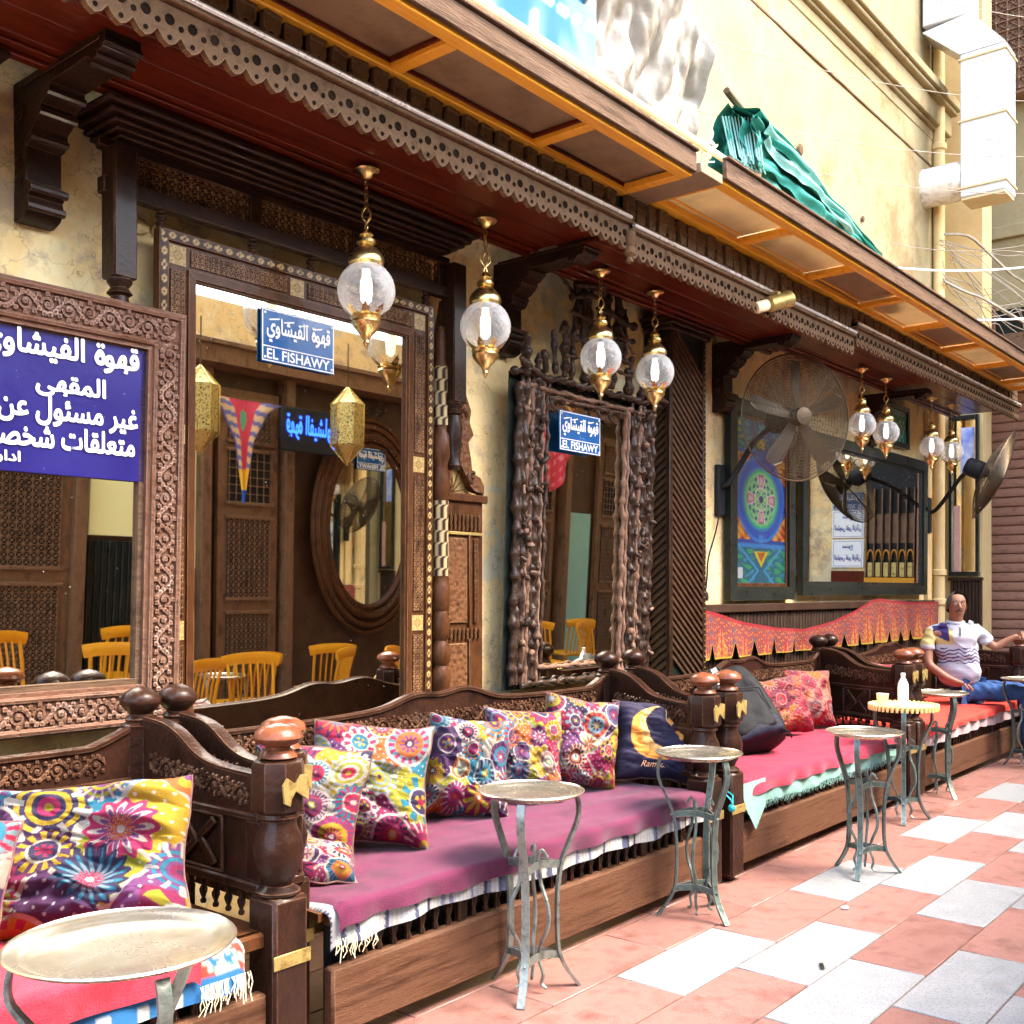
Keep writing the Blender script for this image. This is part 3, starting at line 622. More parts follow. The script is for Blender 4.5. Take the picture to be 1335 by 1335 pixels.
# ================================================================== CANOPY OVER THE TERRACE
cn = thing('wooden_canopy', 'long carved brown wooden canopy with scalloped valance above the terrace benches', 'canopy', (4, -.4, 3.0)); q = cn.location
SEG = ((-.6, 4.27, -.85, 0.0), (4.27, 7.03, -.85, -.03), (7.03, 11.15, -.86, .035))
for x0, x1, yv, dz in SEG:
    x0 += .004; n = int((x1 - x0) / 1.3) + 1
    for k in range(4):
        ya = -.20 - k * .155; MB().box(x0, x1, ya - .152, ya, 3.13 + dz, 3.15 + dz, .004).build('soffit_board', WR, cn, q)
    for ya, zz in ((-.25, 0), (-.30, .012), (yv + .03, 0)): MB().box(x0, x1, ya - .02, ya + .02, 3.105 + dz + zz, 3.13 + dz, .006).build('moulding', WR, cn, q)
    # scalloped valance
    lob = .078; m = int((x1 - x0) / lob); lob = (x1 - x0) / m; poly = [(x0, 3.135 + dz)]
    for i in range(m):
        for t, h in ((0, .035), (.12, .022), (.25, .010), (.5, 0), (.75, .010), (.88, .022)): poly.append((x0 + (i + t) * lob, 3.015 + dz + h))
    poly += [(x1, 3.05 + dz), (x1, 3.135 + dz)]
    v = MB(); tz = 3.135 + dz
    for i in range(1, len(poly) - 2):
        a, b_ = poly[i], poly[i + 1]; o = [(a[0], a[1]), (b_[0], b_[1]), (b_[0], tz), (a[0], tz)]
        V = [(p[0], yv - .012, p[1]) for p in o] + [(p[0], yv + .012, p[1]) for p in o]
        v.add(V, [(0, 1, 2, 3), (7, 6, 5, 4), (0, 4, 5, 1)])
    v.build('scalloped_valance', WV, cn, q, smooth=0)
    h = MB()
    for i in range(m):
        for dx, zz, rr in ((.5, .075, .011), (0, .060, .006), (.5, .022, .005)):
            h.lathe([(rr * 1.5, 0), (rr * 1.5, .003), (rr, .003), (rr, .001)], (0, 0, 0), 8, Matrix.Translation((x0 + (i + dx) * lob, yv - .012, 3.015 + dz + zz)) @ Matrix.Rotation(R(90), 4, 'X'))
    h.build('valance_hole_discs', HOLE, cn, q, kind='stuff')  # dark discs stand in for the shade inside drilled holes
    MB().box(x0, x1, yv - .035, yv + .02, 3.137 + dz, 3.152 + dz, .004).build('ledge', WV, cn, q)
    MB().box(x0, x1, yv - .020, yv + .02, 3.175 + dz, 3.195 + dz, .004).build('ledge', FAS, cn, q)
    MB().tube([(x0 + .01, yv - .03, 3.165 + dz), (x1 - .01, yv - .03, 3.165 + dz)], .0105, 10).build('metal_tube', ALU, cn, q)
    MB().box(x0, x1, yv + .035, yv + .05, 3.15 + dz, 3.33 + dz, 0).build('backing_board', BLK, cn, q)
    pr = None; x = x0 + .03; k = 0
    while x < x1 - .05:
        if pr is None:
            pm = MB(); pm.prism([(-.036, .12), (.036, .12), (.036, .02), (.022, .0), (0, .012), (-.022, 0), (-.036, .02)], -.012, .012, 'y'); pm.box(-.036, .036, -.018, -.012, .055, .075, .002)
            pr = pm.build('fringe_board', WV if dz > -1 else WD, cn); pr.location = (x - q[0], yv + .01 - q[1], 3.20 + dz - q[2])
        else: share('fringe_board', pr, (x - q[0], yv + .01 + random.uniform(-.004, .008) - q[1], 3.20 + dz + random.uniform(-.004, .004) - q[2]), cn, (R(random.uniform(-5, 5)), R(random.uniform(-2, 2)), R(random.uniform(-9, 9))))
        x += .098; k += 1
MB().box(-.6, 11.15, -.81, 0, 3.35, 3.37, 0).build('roof_board', FAS, cn, q)
# drop pendants at the corner of the valance
for x in (4.27,): MB().lathe([(.004, -.03), (.02, -.02), (.012, 0), (.028, .02), (.022, .05), (.03, .06), (.03, .12)], (x, -.865, 2.98), 10).build('drop', WV, cn, q)
BX = (1.80, 4.33, 6.68, 9.33)
for i, x in enumerate(BX):
    bt = None
    a = [(0, 2.66), (-.055, 2.655), (-.10, 2.67), (-.125, 2.70), (-.115, 2.73), (-.135, 2.745), (-.135, 2.77), (-.105, 2.785), (-.105, 2.90), (-.135, 2.905), (-.15, 2.925), (-.15, 2.955), (-.18, 2.97), (-.205, 2.99), (-.205, 3.015), (-.235, 3.025), (-.26, 3.045), (-.265, 3.065),
         (-.42, 3.07), (-.50, 3.075), (-.505, 3.055), (-.535, 3.05), (-.56, 3.07), (-.59, 3.075), (-.605, 3.10), (-.605, 3.128), (0, 3.128)]
    m = MB().prism([(p[0], p[1] - (.02 if 4 < x < 7 else 0)) for p in a], x - .062, x + .062, 'x')
    bo = m.build('bracket', WD, cn, q, smooth=50)
    c = MB()
    for sx in (-1, 1):
        for (yy, zz, rr) in ((-.06, 3.03, .03), (-.055, 2.86, .02), (-.055, 2.80, .02)):
            c.lathe([(rr, 0), (rr, .006), (rr * .5, .01), (rr * .2, .004)], (0, 0, 0), 10, Matrix.Translation((x + sx * .062, yy, zz - .01)) @ Matrix.Rotation(R(90 * sx), 4, 'Y'))
        c.box(x + sx * .064, x + sx * .068, -.58, -.05, 3.10, 3.115, .001)
    for yy, zz in ((-.12, 2.70), (-.138, 2.757), (-.142, 2.93), (-.2, 2.995), (-.255, 3.045), (-.52, 3.055), (-.555, 3.07), (-.598, 3.098)):
        c.tube([(x - .066, yy, zz - .005), (x + .066, yy, zz - .005)], .014, 8)
    c2 = c.build('bracket_moulding', WD, bo, q, kind='stuff')

# ---- hood over the large mirror
hd = thing('mashrabiya_hood', 'dark wooden hood with lattice panels and stacked cornice above the inlaid mirror', 'hood', (2.9, -.1, 2.4)); q = hd.location
for yy, z0, z1 in ((.30, 3.075, 3.10), (.275, 3.05, 3.073), (.25, 3.03, 3.048), (.225, 3.015, 3.028), (.20, 3.0, 3.013)):
    MB().box(1.93 + (.3 - yy), 3.84 - (.3 - yy), -yy, -.03, z0, z1, .008).build('cornice_moulding', WD, hd, q)
MB().box(1.97, 3.78, -.16, -.13, 2.965, 2.998).build('frieze', WD, hd, q)
for a, b_ in ((2.12, 2.605), (2.665, 3.15), (3.21, 3.69)):
    l = MB(); lattice(l, lambda x, z: (x, -.155, z), a, b_, 2.862, 2.96, .0325, .0022, .0068); l.build('lattice', WM, hd, q, kind='stuff')
    MB().box(a, b_, -.12, -.115, 2.86, 2.96, 0).build('dark_backing', BLACK, hd, q)
for a, b_ in ((2.09, 2.118), (2.607, 2.663), (3.152, 3.208), (3.692, 3.73)): MB().box(a, b_, -.172, -.13, 2.86, 2.963).build('stile', WD, hd, q)
MB().box(1.98, 3.80, -.178, -.13, 2.80, 2.858).build('bottom_rail', WD, hd, q)
for xx, m in ((2.04, WD), (3.79, WD)):
    p = MB(); p.box(xx - .045, xx + .045, -.22, -.13, 2.50 if xx < 3 else 2.3, 2.965, .006)
    z = 2.5 if xx < 3 else 2.3
    p.lathe([(.03, -.32), (.04, -.30), (.03, -.27), (.036, -.2), (.042, -.12), (.03, -.06), (.045, -.05), (.03, -.03), (.045, -.01), (.045, 0)], (xx, -.175, z), 12)
    p.build('post', m, hd, q); MB().box(xx - .045, xx + .045, -.055, -.02, .9, z - .1, .006).build('post_back', m, hd, q)
for x in (2.22, 2.63, 2.93, 3.3, 3.62): MB().lathe([(.012, 0), (.02, .015), (.012, .025), (.022, .04), (.012, .055), (.015, .06)], (x, -.15, 2.738), 8).build('turned_drop', WD, hd, q)

lh = thing('left_hood', 'second dark hood with cornice and panel at the extreme upper left', 'hood', (.9, -.1, 2.5)); q = lh.location
for yy, z0, z1 in ((.30, 3.075, 3.10), (.275, 3.05, 3.073), (.25, 3.03, 3.048), (.225, 3.015, 3.028)): MB().box(-.4, 1.60 - (.3 - yy), -yy, -.03, z0, z1, .008).build('cornice_moulding', WD, lh, q)
MB().box(-.4, 1.53, -.10, -.03, 2.62, 3.01, .004).build('dark_panel', BLK, lh, q)
for x in (1.50, ): MB().box(x - .03, x + .03, -.15, -.03, 2.58, 3.012, .005).build('post', WD, lh, q)

# ---- awning of orange-framed panels (two lengths)
def awning(name, label, x0, x1, rails, zz, step, pm, off=0):
    t = thing(name, label, 'awning', ((x0 + x1) / 2, rails[-1], zz)); q = t.location
    for y in rails: MB().box(x0, x1, y - .030, y + .030, zz, zz + .038, .004).build('rail', OR, t, q)
    MB().box(x0, x1, rails[-1] - .055, rails[-1] - .032, zz + .012, zz + .10, .004).build('fascia', FAS, t, q)
    MB().box(x0, x1, rails[-1] - .07, rails[-1] - .032, zz + .102, zz + .116, .003).build('top_edge', FAS, t, q)
    x = x0 + off; xs_ = []
    while x < x1: xs_.append(x); x += step
    for x in xs_ + [x1 - .02]:
        for a, b_ in zip(rails[:-1], rails[1:]): MB().box(x - .028, x + .028, b_ + .032, a - .032, zz + .002, zz + .036, .004).build('crossbar', OR, t, q)
    xx = [x0] + xs_ + [x1]
    for a, b_ in zip(xx[:-1], xx[1:]):
        if b_ - a < .1: continue
        for i, (c_, d) in enumerate(zip(rails[:-1], rails[1:])):
            MB().box(a + .02, b_ - .02, d, c_, zz + .042 + i * .0003, zz + .054, .001).build('panel', pm[random.randrange(len(pm))], t, q)
            if len(pm) > 1:
                f = MB(); f.box(a + .05, b_ - .05, d + .05, d + .062, zz + .032, zz + .041); f.box(a + .05, b_ - .05, c_ - .062, c_ - .05, zz + .032, zz + .041); f.build('inner_bead', OR, t, q)
            else:
                f = MB(); f.box(a + .024, b_ - .024, c_ - .035, c_ - .024, zz + .022, zz + .041); f.box(b_ - .036, b_ - .024, d + .024, c_ - .036, zz + .022, zz + .041); f.build('inner_bead', WR, t, q)
    return t
awning('panel_awning', 'nearer flat awning with orange frame and dark smoky panels at the top left', -.35, 4.24, (-.85, -1.19), 3.27, .83, [PLYD], .57)
awning('panel_awning', 'farther flat awning with orange frame and pale panels in two rows to the right', 4.46, 10.9, (-.52, -.86, -1.22), 3.30, .86, [PLYL, PLYL, PLYD, PLYL], .02)
o = MB().box(4.25, 4.45, -1.26, -.8, 3.285, 3.33).build('dark_end_board', PLYD); tag(o, 'dark board bridging the gap between the two awnings', 'board')
# roof clutter: poster sheets, tarp, rails, folded cloth
nu, nv = 60, 50; U, V = np.meshgrid(np.linspace(0, 1, nu), np.linspace(0, 1, nv)); X = 1.6 + U * 2.16 + .05 * V; Z = 3.40 + V * 1.7
Yp = -1.0 + .03 * fbm(X * 3, Z * 2, 4, 4)
t = thing('poster_sheet', 'cyan and white printed plastic sheet standing on top of the near awning', 'sheet', (2.7, -1, 3.4))
C = np.zeros((nv, nu, 3)); C[:] = (.008, .09, .17); C[(U < .35 + .1 * V)] = (.07, .16, .21); C[(np.abs(((X * 2.2 + Z * .3) % 1) - .5) < .03)] = (.4, .45, .48); C[((Z * 5) % 1 < .16) & (((X * 17) % 1) < .55) & (U > .62)] = (.4, .5, .55)
grid_obj('printed_sheet', np.stack([X - 2.7, Yp + 1.0, Z - 3.4], -1), C, GLZ, t)
MB().box(1.5, 3.8, -1.05, -1.03, 3.42, 3.45).build('batten', CREAM, t, (2.7, -1, 3.4))
nu, nv = 130, 110; U, V = np.meshgrid(np.linspace(0, 1, nu), np.linspace(0, 1, nv)); X = 3.72 + U * 1.72; Z = 3.36 + V * 2.0
F = fbm(X * 2.1, Z * 1.8, 21, 3); Yp = -.78 + .14 * F - .16 * np.abs(fbm(X * 3.2 + Z, Z * 2.2, 2, 2)) - .09 * np.abs(fbm(X * 7, Z * 5 - X * 2, 7, 2)) - .03 * np.abs(fbm(X * 16 + Z * 4, Z * 13, 9, 2)) + .26 * U
t = thing('plastic_tarp', 'crumpled dusty white plastic tarp heaped above the near awning', 'tarp', (4.6, -.7, 3.4))
ob = grid_obj('tarp_sheet', np.stack([X + .04 * F - 4.6, Yp + .7, Z - 3.4], -1), None, TARP, t)
MB().box(4.45, 4.75, -.60, -.4, 3.45, 3.95).build('red_brown_board', WR, t, (4.6, -.7, 3.4))
t = thing('rail_pole', 'thin cream pole running along the top of the awning past the tarp', 'pole', (4.5, -1.0, 3.6)); MB().tube([(2.6, -1.05, 3.58), (5.0, -1.03, 3.60), (5.15, -1.1, 3.58)], .018, 8).build('tube', CREAM, t, (4.5, -1, 3.6))
k = MB()
for j in range(3): k.tube([(4.75 + .05 * math.cos(a + j), -1.03 + .03 * math.sin(a * 2), 3.6 + .06 * math.sin(a + j * 2)) for a in np.linspace(0, 5, 14)], .004, 4)
k.build('binding_wire', CREAM, t, (4.5, -1, 3.6))
t = thing('folded_cloth_awning', 'folded green cloth awning rolled along a pole above the canopy', 'awning', (6, -1.05, 3.5)); q = t.location
MB().tube([(4.86, -1.06, 3.93), (5.6, -1.0, 3.83), (7.0, -1.05, 3.62)], .018, 8).build('pole', IRN, t, q)
nu, nv = 150, 60; U, V = np.meshgrid(np.linspace(0, 1, nu), np.linspace(0, 1, nv))
for jj, (yo, dp, m_, x1_, x0_) in enumerate(((.10, .36, GRN, 7.5, 4.93), (.04, .38, GRN, 7.5, 4.95), (-.02, .37, GRN, 7.45, 4.94), (-.07, .34, GRN, 7.4, 4.96), (-.12, .30, GRN, 7.3, 4.98), (-.155, .20, GRL, 6.5, 5.05), (-.13, .14, GRN, 6.9, 4.97))):
    X = x0_ + U * (x1_ - x0_); zt = 3.90 - .155 * (X - 4.93); drop = dp * (1 - .68 * ((X - x0_) / 2.6)); F = fbm(X * 4, V * 2, 30 + jj, 4)
    Y = -1.03 + yo * np.clip(V * 4, 0, 1) * (1 - .45 * U) + .035 * F * V + .014 * np.sin(V * 16 + X * 5 + jj * 2) + .006 * np.sin(X * 9 + jj)
    Z = zt - drop * V * (1 + .10 * fbm(X * 5, X * 0, 50 + jj, 3)) + .004 * np.sin(X * 9 + jj) * V
    grid_obj('cloth_fold', np.stack([X + .03 * np.sin(V * 5 + jj) - q[0], Y - q[1], Z - q[2]], -1), None, m_, t)
k = MB()
for j in range(12):
    x = 4.93 + j * .012; k.tube([(x, -1.0 - j * .012, 3.84), (x - .02, -1.06 - j * .010, 3.62 - .02 * (j % 3)), (x + .02, -1.10 - j * .006, 3.58 - .03 * (j % 2)), (x + .04, -1.10, 3.66)], .005, 4)
k.build('cord', GRL, t, q)
# wires across the upper wall
WIR = ((5.9, -.3, 5.6, 13.5, -1.8, 7.6), (5.9, -.25, 4.9, 13.5, -1.9, 6.8), (6.1, -.2, 4.5, 13.5, -1.9, 6.3), (6.5, -.2, 4.35, 13.5, -2.0, 5.9), (7.9, -.08, 4.05, 13.5, -1.6, 5.3), (8.1, -.1, 3.75, 13.5, -1.5, 4.7), (9.2, -.1, 3.9, 13.5, -1.0, 4.9), (10.4, -.1, 4.2, 13.5, -1.2, 5.1), (9.8, -.1, 4.6, 13.5, -1.4, 5.7))
LB = ('topmost', 'second highest', 'third highest', 'fourth highest', 'thick white lower', 'lower thick sagging', 'low thin', 'low slanting', 'middle thin')
for i, (a, b_, c_, d, e, f_) in enumerate(WIR):
    pts = []
    for t_ in np.linspace(0, 1, 14): pts.append((a + (d - a) * t_, b_ + (e - b_) * t_, c_ + (f_ - c_) * t_ - .25 * 4 * t_ * (1 - t_)))
    o = MB().tube(pts, .010 if i in (4, 5) else .0035, 5).build('overhead_wire', LET if i in (4, 5) else WIRE); tag(o, LB[i] + ' wire strung from the yellow upper wall over to the right', 'wire', 'wires strung across the upper wall')
o = MB(); rw2 = random.Random(11)
for j in range(16):
    p = [Vector((11.0 + rw2.uniform(0, .3), -.12 + rw2.uniform(-.1, 0), 5.0 - rw2.uniform(0, .5)))]
    for s_ in range(7): p.append(p[-1] + Vector((rw2.uniform(.05, .4), rw2.uniform(-.28, -.02), rw2.uniform(-.30, .06))))
    o.tube(catmull(p, 3), .005 + .010 * (j < 2), 4)
o = o.build('cable_tangle', WIRE); tag(o, 'tangled bundle of old cables hanging from the corner below the duct', 'cables')
# duct
t = thing('air_duct', 'big white metal air duct box coming out of the upper wall at top right', 'duct', (10.95, -.4, 5.2)); q = t.location
MB().box(10.8, 11.15, -.84, -.42, 5.22, 6.62, .012).build('duct_box', WHITE, t, q)
MB().box(10.81, 11.14, -.83, -.43, 5.195, 5.218, .002).build('duct_base', DUCTB, t, q)
el = MB(); P0 = [(-.84, 6.62), (-.42, 6.62), (-.06, 6.95), (-.52, 7.0)]
el.prism(P0, 10.8, 11.15, 'x'); el.build('elbow', WHITE, t, q, smooth=0)
MB().box(10.8, 11.15, -.50, -.06, 7.0, 9.4, .012).build('riser', WHITE, t, q)
cy = MB(); cy.lathe([(.19, 0), (.2, .02), (.19, .05), (.19, .36), (.17, .42)], (0, 0, 0), 18, Matrix.Translation((10.97, 0, 5.45)) @ Matrix.Rotation(R(90), 4, 'X')); cy.build('wall_sleeve', SILV, t, q)
for zf in (5.30, 5.95, 6.55): MB().box(10.785, 11.165, -.855, -.405, zf, zf + .018, .002).build('flange', DUCTB, t, q)
sc_ = MB()
for zf in (5.34, 5.99, 6.5):
    for k in range(5): sc_.ball((10.798, -.80 + k * .085, zf), .008, 5, 3)
sc_.build('screws', DUCTB, t, q, kind='stuff')
MB().box(10.785, 11.165, -.51, -.05, 7.4, 7.418, .002).build('flange', DUCTB, t, q)

# ---- diagonal-slat column
cl = thing('slatted_column', 'dark square wooden column covered in diagonal slats forming chevrons', 'column', (5.96, -.1, 0)); q = cl.location
MB().box(5.76, 6.16, -.18, -.02, 0, 3.05, .004).build('core', BLK, cl, q)
for x, y in ((5.755, -.19), (6.17, -.19), (5.755, -.035)): MB().box(x - .02, x + .02, y - .015, y + .015, 0, 3.05, .004).build('corner_post', WD, cl, q)
CSL = mat('column_slat_timber', (.042, .020, .010), (.075, .040, .022), (.022, .010, .006), scale=9, rough=.4, bump=.3, edge=((.13, .075, .04), .004))
def slat_front():
    m = MB(); m.box(-.26, .26, -.012, .012, -.011, .011, .003); return m.build('slat', CSL, cl)
def slat_side():
    m = MB(); m.box(-.012, .012, -.105, .105, -.011, .011, .003); return m.build('slat', CSL, cl)
pf, ps = slat_front(), slat_side(); z = .85; first_ = True
while z < 2.98:
    for pr, lo, ro in ((pf, (0.005, -.088, z - .0), (0, R(38), 0)), (ps, (-.205, -.01, z + .0), (R(-38), 0, 0))):
        if first_: pr.location = lo; pr.rotation_euler = ro; pr.scale = (.92, 1, 1) if pr is pf else (1, .85, 1)
        else: share('slat', pr, lo, cl, ro, (.92, 1, 1) if pr is pf else (1, .85, 1))
    first_ = False; z += .052
for k, (e, z0, z1) in enumerate(((.02, 3.02, 3.05), (.04, 3.05, 3.075), (.06, 3.077, 3.10))): MB().box(5.73 - e, 6.19 + e, -.21 - e, -.02, z0, z1, .006).build('capital', WD, cl, q)
nb = MB()
for k in range(60): nb.ball((6.17, -.207, .9 + k * .035), .005, 5, 3)
nb.build('brass_nails', BRP, cl, q, kind='stuff')
# ================================================================== MIRRORS AND PICTURES ON THE WALL
def mitred(parent, x0, x1, z0, z1, w_, y0, y1, m, name='frame_rail', M=None):
    for poly in ([(x0, z0), (x1, z0), (x1 - w_, z0 + w_), (x0 + w_, z0 + w_)], [(x1, z0), (x1, z1), (x1 - w_, z1 - w_), (x1 - w_, z0 + w_)],
                 [(x1, z1), (x0, z1), (x0 + w_, z1 - w_), (x1 - w_, z1 - w_)], [(x0, z1), (x0, z0), (x0 + w_, z0 + w_), (x0 + w_, z1 - w_)]):
        MB().prism(poly, y0, y1, 'y', M).build(name, m, parent, smooth=0)
def pane(parent, x0, x1, z0, z1, y, m=None):
    return MB().box(x0, x1, y, y + .006, z0, z1, 0).build('mirror_pane', m or MIR, parent, smooth=0)
# carved mirror with the big sign (leans out at the top)
t = thing('carved_mirror', 'big mirror in a rope-edged carved brown frame at the far left behind the near bench', 'mirror', (1.55, -.13, .915), (R(2.2), 0, 0))
x0, x1, z0, z1 = -.7, .725, 0, 1.50
mitred(t, x0, x1, z0, z1, .15, -.045, 0, WF)
mitred(t, x0 + .148, x1 - .148, z0 + .148, z1 - .148, .022, -.03, 0, FAS, 'inner_slip')
rp = MB()
for i_, r_ in ((.018, .014), (.125, .012)):
    a, b_, c_, d = x0 + i_, x1 - i_, z0 + i_, z1 - i_; y = -.048
    for A, B in (((a, y, c_), (b_, y, c_)), ((b_, y, c_), (b_, y, d)), ((b_, y, d), (a, y, d)), ((a, y, d), (a, y, c_))): rope(rp, A, B, r_)
rp.build('rope_moulding', WF, t, kind='stuff')
vn = MB(); h = .042
vine(vn, lambda x, z: (x0 + .05 + x, -.050, z0 + .072 + z), x1 - x0 - .1, h, .0055)
vine(vn, lambda x, z: (x0 + .05 + x, -.050, z1 - .072 + z), x1 - x0 - .1, h, .0055)
vine(vn, lambda x, z: (x1 - .072 - z, -.050, z0 + .12 + x), z1 - z0 - .24, h, .0055)
vn.build('carved_scrollwork', WF, t, kind='stuff')
pane(t, x0 + .1, x1 - .1, .1, z1 - .1, -.012)
t = thing('notice_sign', 'large royal blue sign with white Arabic lettering fixed on the carved mirror', 'sign', (1.55, -.13, .915), (R(2.2), 0, 0))
MB().box(-.52, .575, -.030, -.022, .875, 1.345, .002).build('board', NAVY, t)
PM = lambda x, z, y=-.0315: plane_M((x, y, z), (1, 0, 0), (0, 0, 1))
for s_, xr, wd, z, hh in (('\u0642\u0647\u0648\u0629 \u0627\u0644\u0641\u064a\u0634\u0627\u0648\u064a', .545, .56, 1.283, .125), ('\u0627\u0644\u0645\u0642\u0647\u0649', .42, .25, 1.175, .085),
                      ('\u063a\u064a\u0631 \u0645\u0633\u0626\u0648\u0644 \u0639\u0646', .545, .50, 1.085, .10), ('\u0645\u062a\u0639\u0644\u0642\u0627\u062a \u0634\u062e\u0635\u064a\u0629', .535, .55, .992, .10), ('\u0627\u062f\u0627\u0631\u0629', .125, .10, .92, .045)):
    m = MB(); write(m, s_, PM(xr - wd / 2, z), height=hh, width=wd, arabic=True, off=.035); flat_build(m, 'lettering', LET, t)

# inlaid mirror
def inlay_strip(parent, a, b_, c_, d, y, horiz):
    nu = int((b_ - a) / .006) + 2; nv = int((d - c_) / .006) + 2
    X, Z = np.meshgrid(np.linspace(a, b_, nu), np.linspace(c_, d, nv)); u = X if horiz else Z; v = (Z - c_) / (d - c_) if horiz else (X - a) / (b_ - a)
    g = (np.abs(((u / .05) % 1) - .5) + np.abs(v - .5) * .9); msk = ((g < .42) & (g > .16)) | (g < .06)
    C = .55 * np.where(msk[..., None], np.array([.78, .52, .20]), np.array([.08, .03, .012])) * (1 - .25 * (fbm(X * 40, Z * 40, 3, 2) > .35))[..., None]
    grid_obj('inlay_strip', np.stack([X, np.full_like(X, y), Z], -1), C, INL, parent, smooth=False)
t = thing('inlaid_mirror', 'tall mirror in a brown frame inlaid with gold mosaic and lattice strips', 'mirror', (2.94, -.10, .93), (R(.6), 0, 0))
x0, x1, z0, z1 = -.73, .73, -.32, 1.81
mitred(t, x0, x1, z0, z1, .038, -.04, 0, WM); mitred(t, x0 + .0385, x1 - .0385, z0 + .0385, z1 - .0385, .128, -.026, 0, WM)
mitred(t, x0 + .128, x1 - .128, z0 + .128, z1 - .128, .032, -.036, -.026, WM, 'inner_moulding')
for a, b_, c_, d, hz in ((x0 + .006, x1 - .006, z1 - .034, z1 - .006, True), (x1 - .034, x1 - .006, z0, z1 - .036, False), (x0 + .006, x0 + .034, z0, z1 - .036, False)): inlay_strip(t, a, b_, c_, d, -.0415, hz)
def mosaic(parent, cx, cz, s_=.036):
    n = 15; X, Z = np.meshgrid(np.linspace(-1, 1, n), np.linspace(-1, 1, n)); r_ = np.hypot(X, Z); a = np.arctan2(Z, X)
    C = np.where((((np.cos(a * 8) * .5 + r_ * 3) % 1) < .5)[..., None], np.array([.42, .30, .12]), np.array([.22, .13, .04]))
    grid_obj('mosaic_square', np.stack([cx + X * s_, np.full_like(X, -.0285), cz + Z * s_], -1), C, INL, parent, smooth=False)
zs_ = [1.81 - .084, 1.06, .32, -.32 + .084]; xs_ = [x0 + .084, -.08, x1 - .084]
for x in xs_: mosaic(t, x, zs_[0])
for z in zs_[1:]:
    for x in (xs_[0], xs_[2]): mosaic(t, x, z)
for a, b_ in zip(xs_[:-1], xs_[1:]):
    l = MB(); lattice(l, lambda x, z: (x, -.030, z), a + .06, b_ - .06, zs_[0] - .027, zs_[0] + .027, .024, .003, .0065); l.build('lattice', WM, t, kind='stuff')
    MB().box(a + .055, b_ - .055, -.0275, -.0265, zs_[0] - .032, zs_[0] + .032, 0).build('dark_backing', BLACK, t)
for c_, d in zip(zs_[::-1][:-1], zs_[::-1][1:]):
    for x in (xs_[0], xs_[2]):
        l = MB(); lattice(l, lambda xx, z: (xx, -.030, z), x - .027, x + .027, c_ + .06, d - .06, .024, .003, .0065); l.build('lattice', WM, t, kind='stuff')
        MB().box(x - .032, x + .032, -.0275, -.0265, c_ + .055, d - .055, 0).build('dark_backing', BLACK, t)
pane(t, x0 + .15, x1 - .15, z0 + .15, z1 - .15, -.012)

def plate(x, z, y, label, sc=1):
    t = thing('name_plate', label, 'sign', (x, y, z), group='blue cafe name plates')
    MB().box(-.192, .192, -.006, 0, -.108, .108, .002).build('plate', SBL, t)
    f = MB()
    for a, b_, c_, d in ((-.188, .188, .100, .104), (-.188, .188, -.104, -.100), (-.188, -.184, -.1, .1), (.184, .188, -.1, .1), (-.184, .184, -.046, -.042)): f.box(a, b_, -.0075, -.0062, c_, d, 0)
    f.build('border_line', LET, t)
    m = MB(); write(m, '\u0642\u0647\u0648\u0629 \u0627\u0644\u0641\u064a\u0634\u0627\u0648\u064a', PM(0, .026, -.0065), width=.335, height=.105, arabic=True, off=.03)
    for k_ in range(4): m.add([(-.15 + k_ * .075, -.0068, .062), (-.10 + k_ * .075, -.0068, .072), (-.10 + k_ * .075, -.0068, .078), (-.155 + k_ * .075, -.0068, .067)], [(0, 1, 2, 3)])
    flat_build(m, 'calligraphy', LET, t)
    m = MB(); write(m, 'EL FISHAWY', PM(0, -.073, -.0065), width=.33, height=.042, off=.02); flat_build(m, 'lettering', LET, t)
    s_ = MB()
    for a in (-.175, .175):
        for c_ in (-.09, .09): s_.ball((a, -.008, c_), .006, 6, 3)
    s_.build('screws', LET, t, kind='stuff')
    return t
plate(2.872, 2.435, -.137, 'blue name plate with white writing at the top of the inlaid mirror')
plate(4.78, 2.265, -.205, 'blue name plate with white writing at the top of the branch framed mirror')
p_ = plate(12.655, 2.47, 0, 'blue name plate above the white notices on the end wall'); p_.location = (12.655, -1.58, 2.47); p_.rotation_euler = (0, 0, R(-90))

# branch-framed mirror
rb = random.Random(5)
def knot(m, A, B, r_, j=.006, n=None):
    A = Vector(A); B = Vector(B); n = max(5, int((B - A).length / .012)); pts = []; rr = []; ph = rb.uniform(0, 6); w1 = rb.uniform(.28, .5); o_ = [Vector((rb.uniform(-1, 1), rb.uniform(-1, 1), rb.uniform(-1, 1))) for _ in range(3)]
    for k in range(n + 1):
        s_ = k * .012; off_ = o_[0] * math.sin(s_ * 22 + ph) + o_[1] * math.sin(s_ * 41 + ph * 2) * .6; pts.append(A.lerp(B, k / n) + off_ * j * .9); rr.append(.72 * r_ * (.80 + .55 * abs(math.sin(k * w1 + ph)) ** 5 + .10 * math.sin(k * .9 + ph)) * (.7 if k in (0, n) else 1))
    m.tube(pts, rr, 8); return m
t = thing('branch_framed_mirror', 'mirror framed by bundles of knotty dark branches with a jagged crown on top', 'mirror', (4.92, -.11, .93), (R(1.8), 0, 0))
def br(A, B, r_, m=STK, j=.006): knot(MB(), A, B, r_, j).build('branch', m, t, smooth=80)
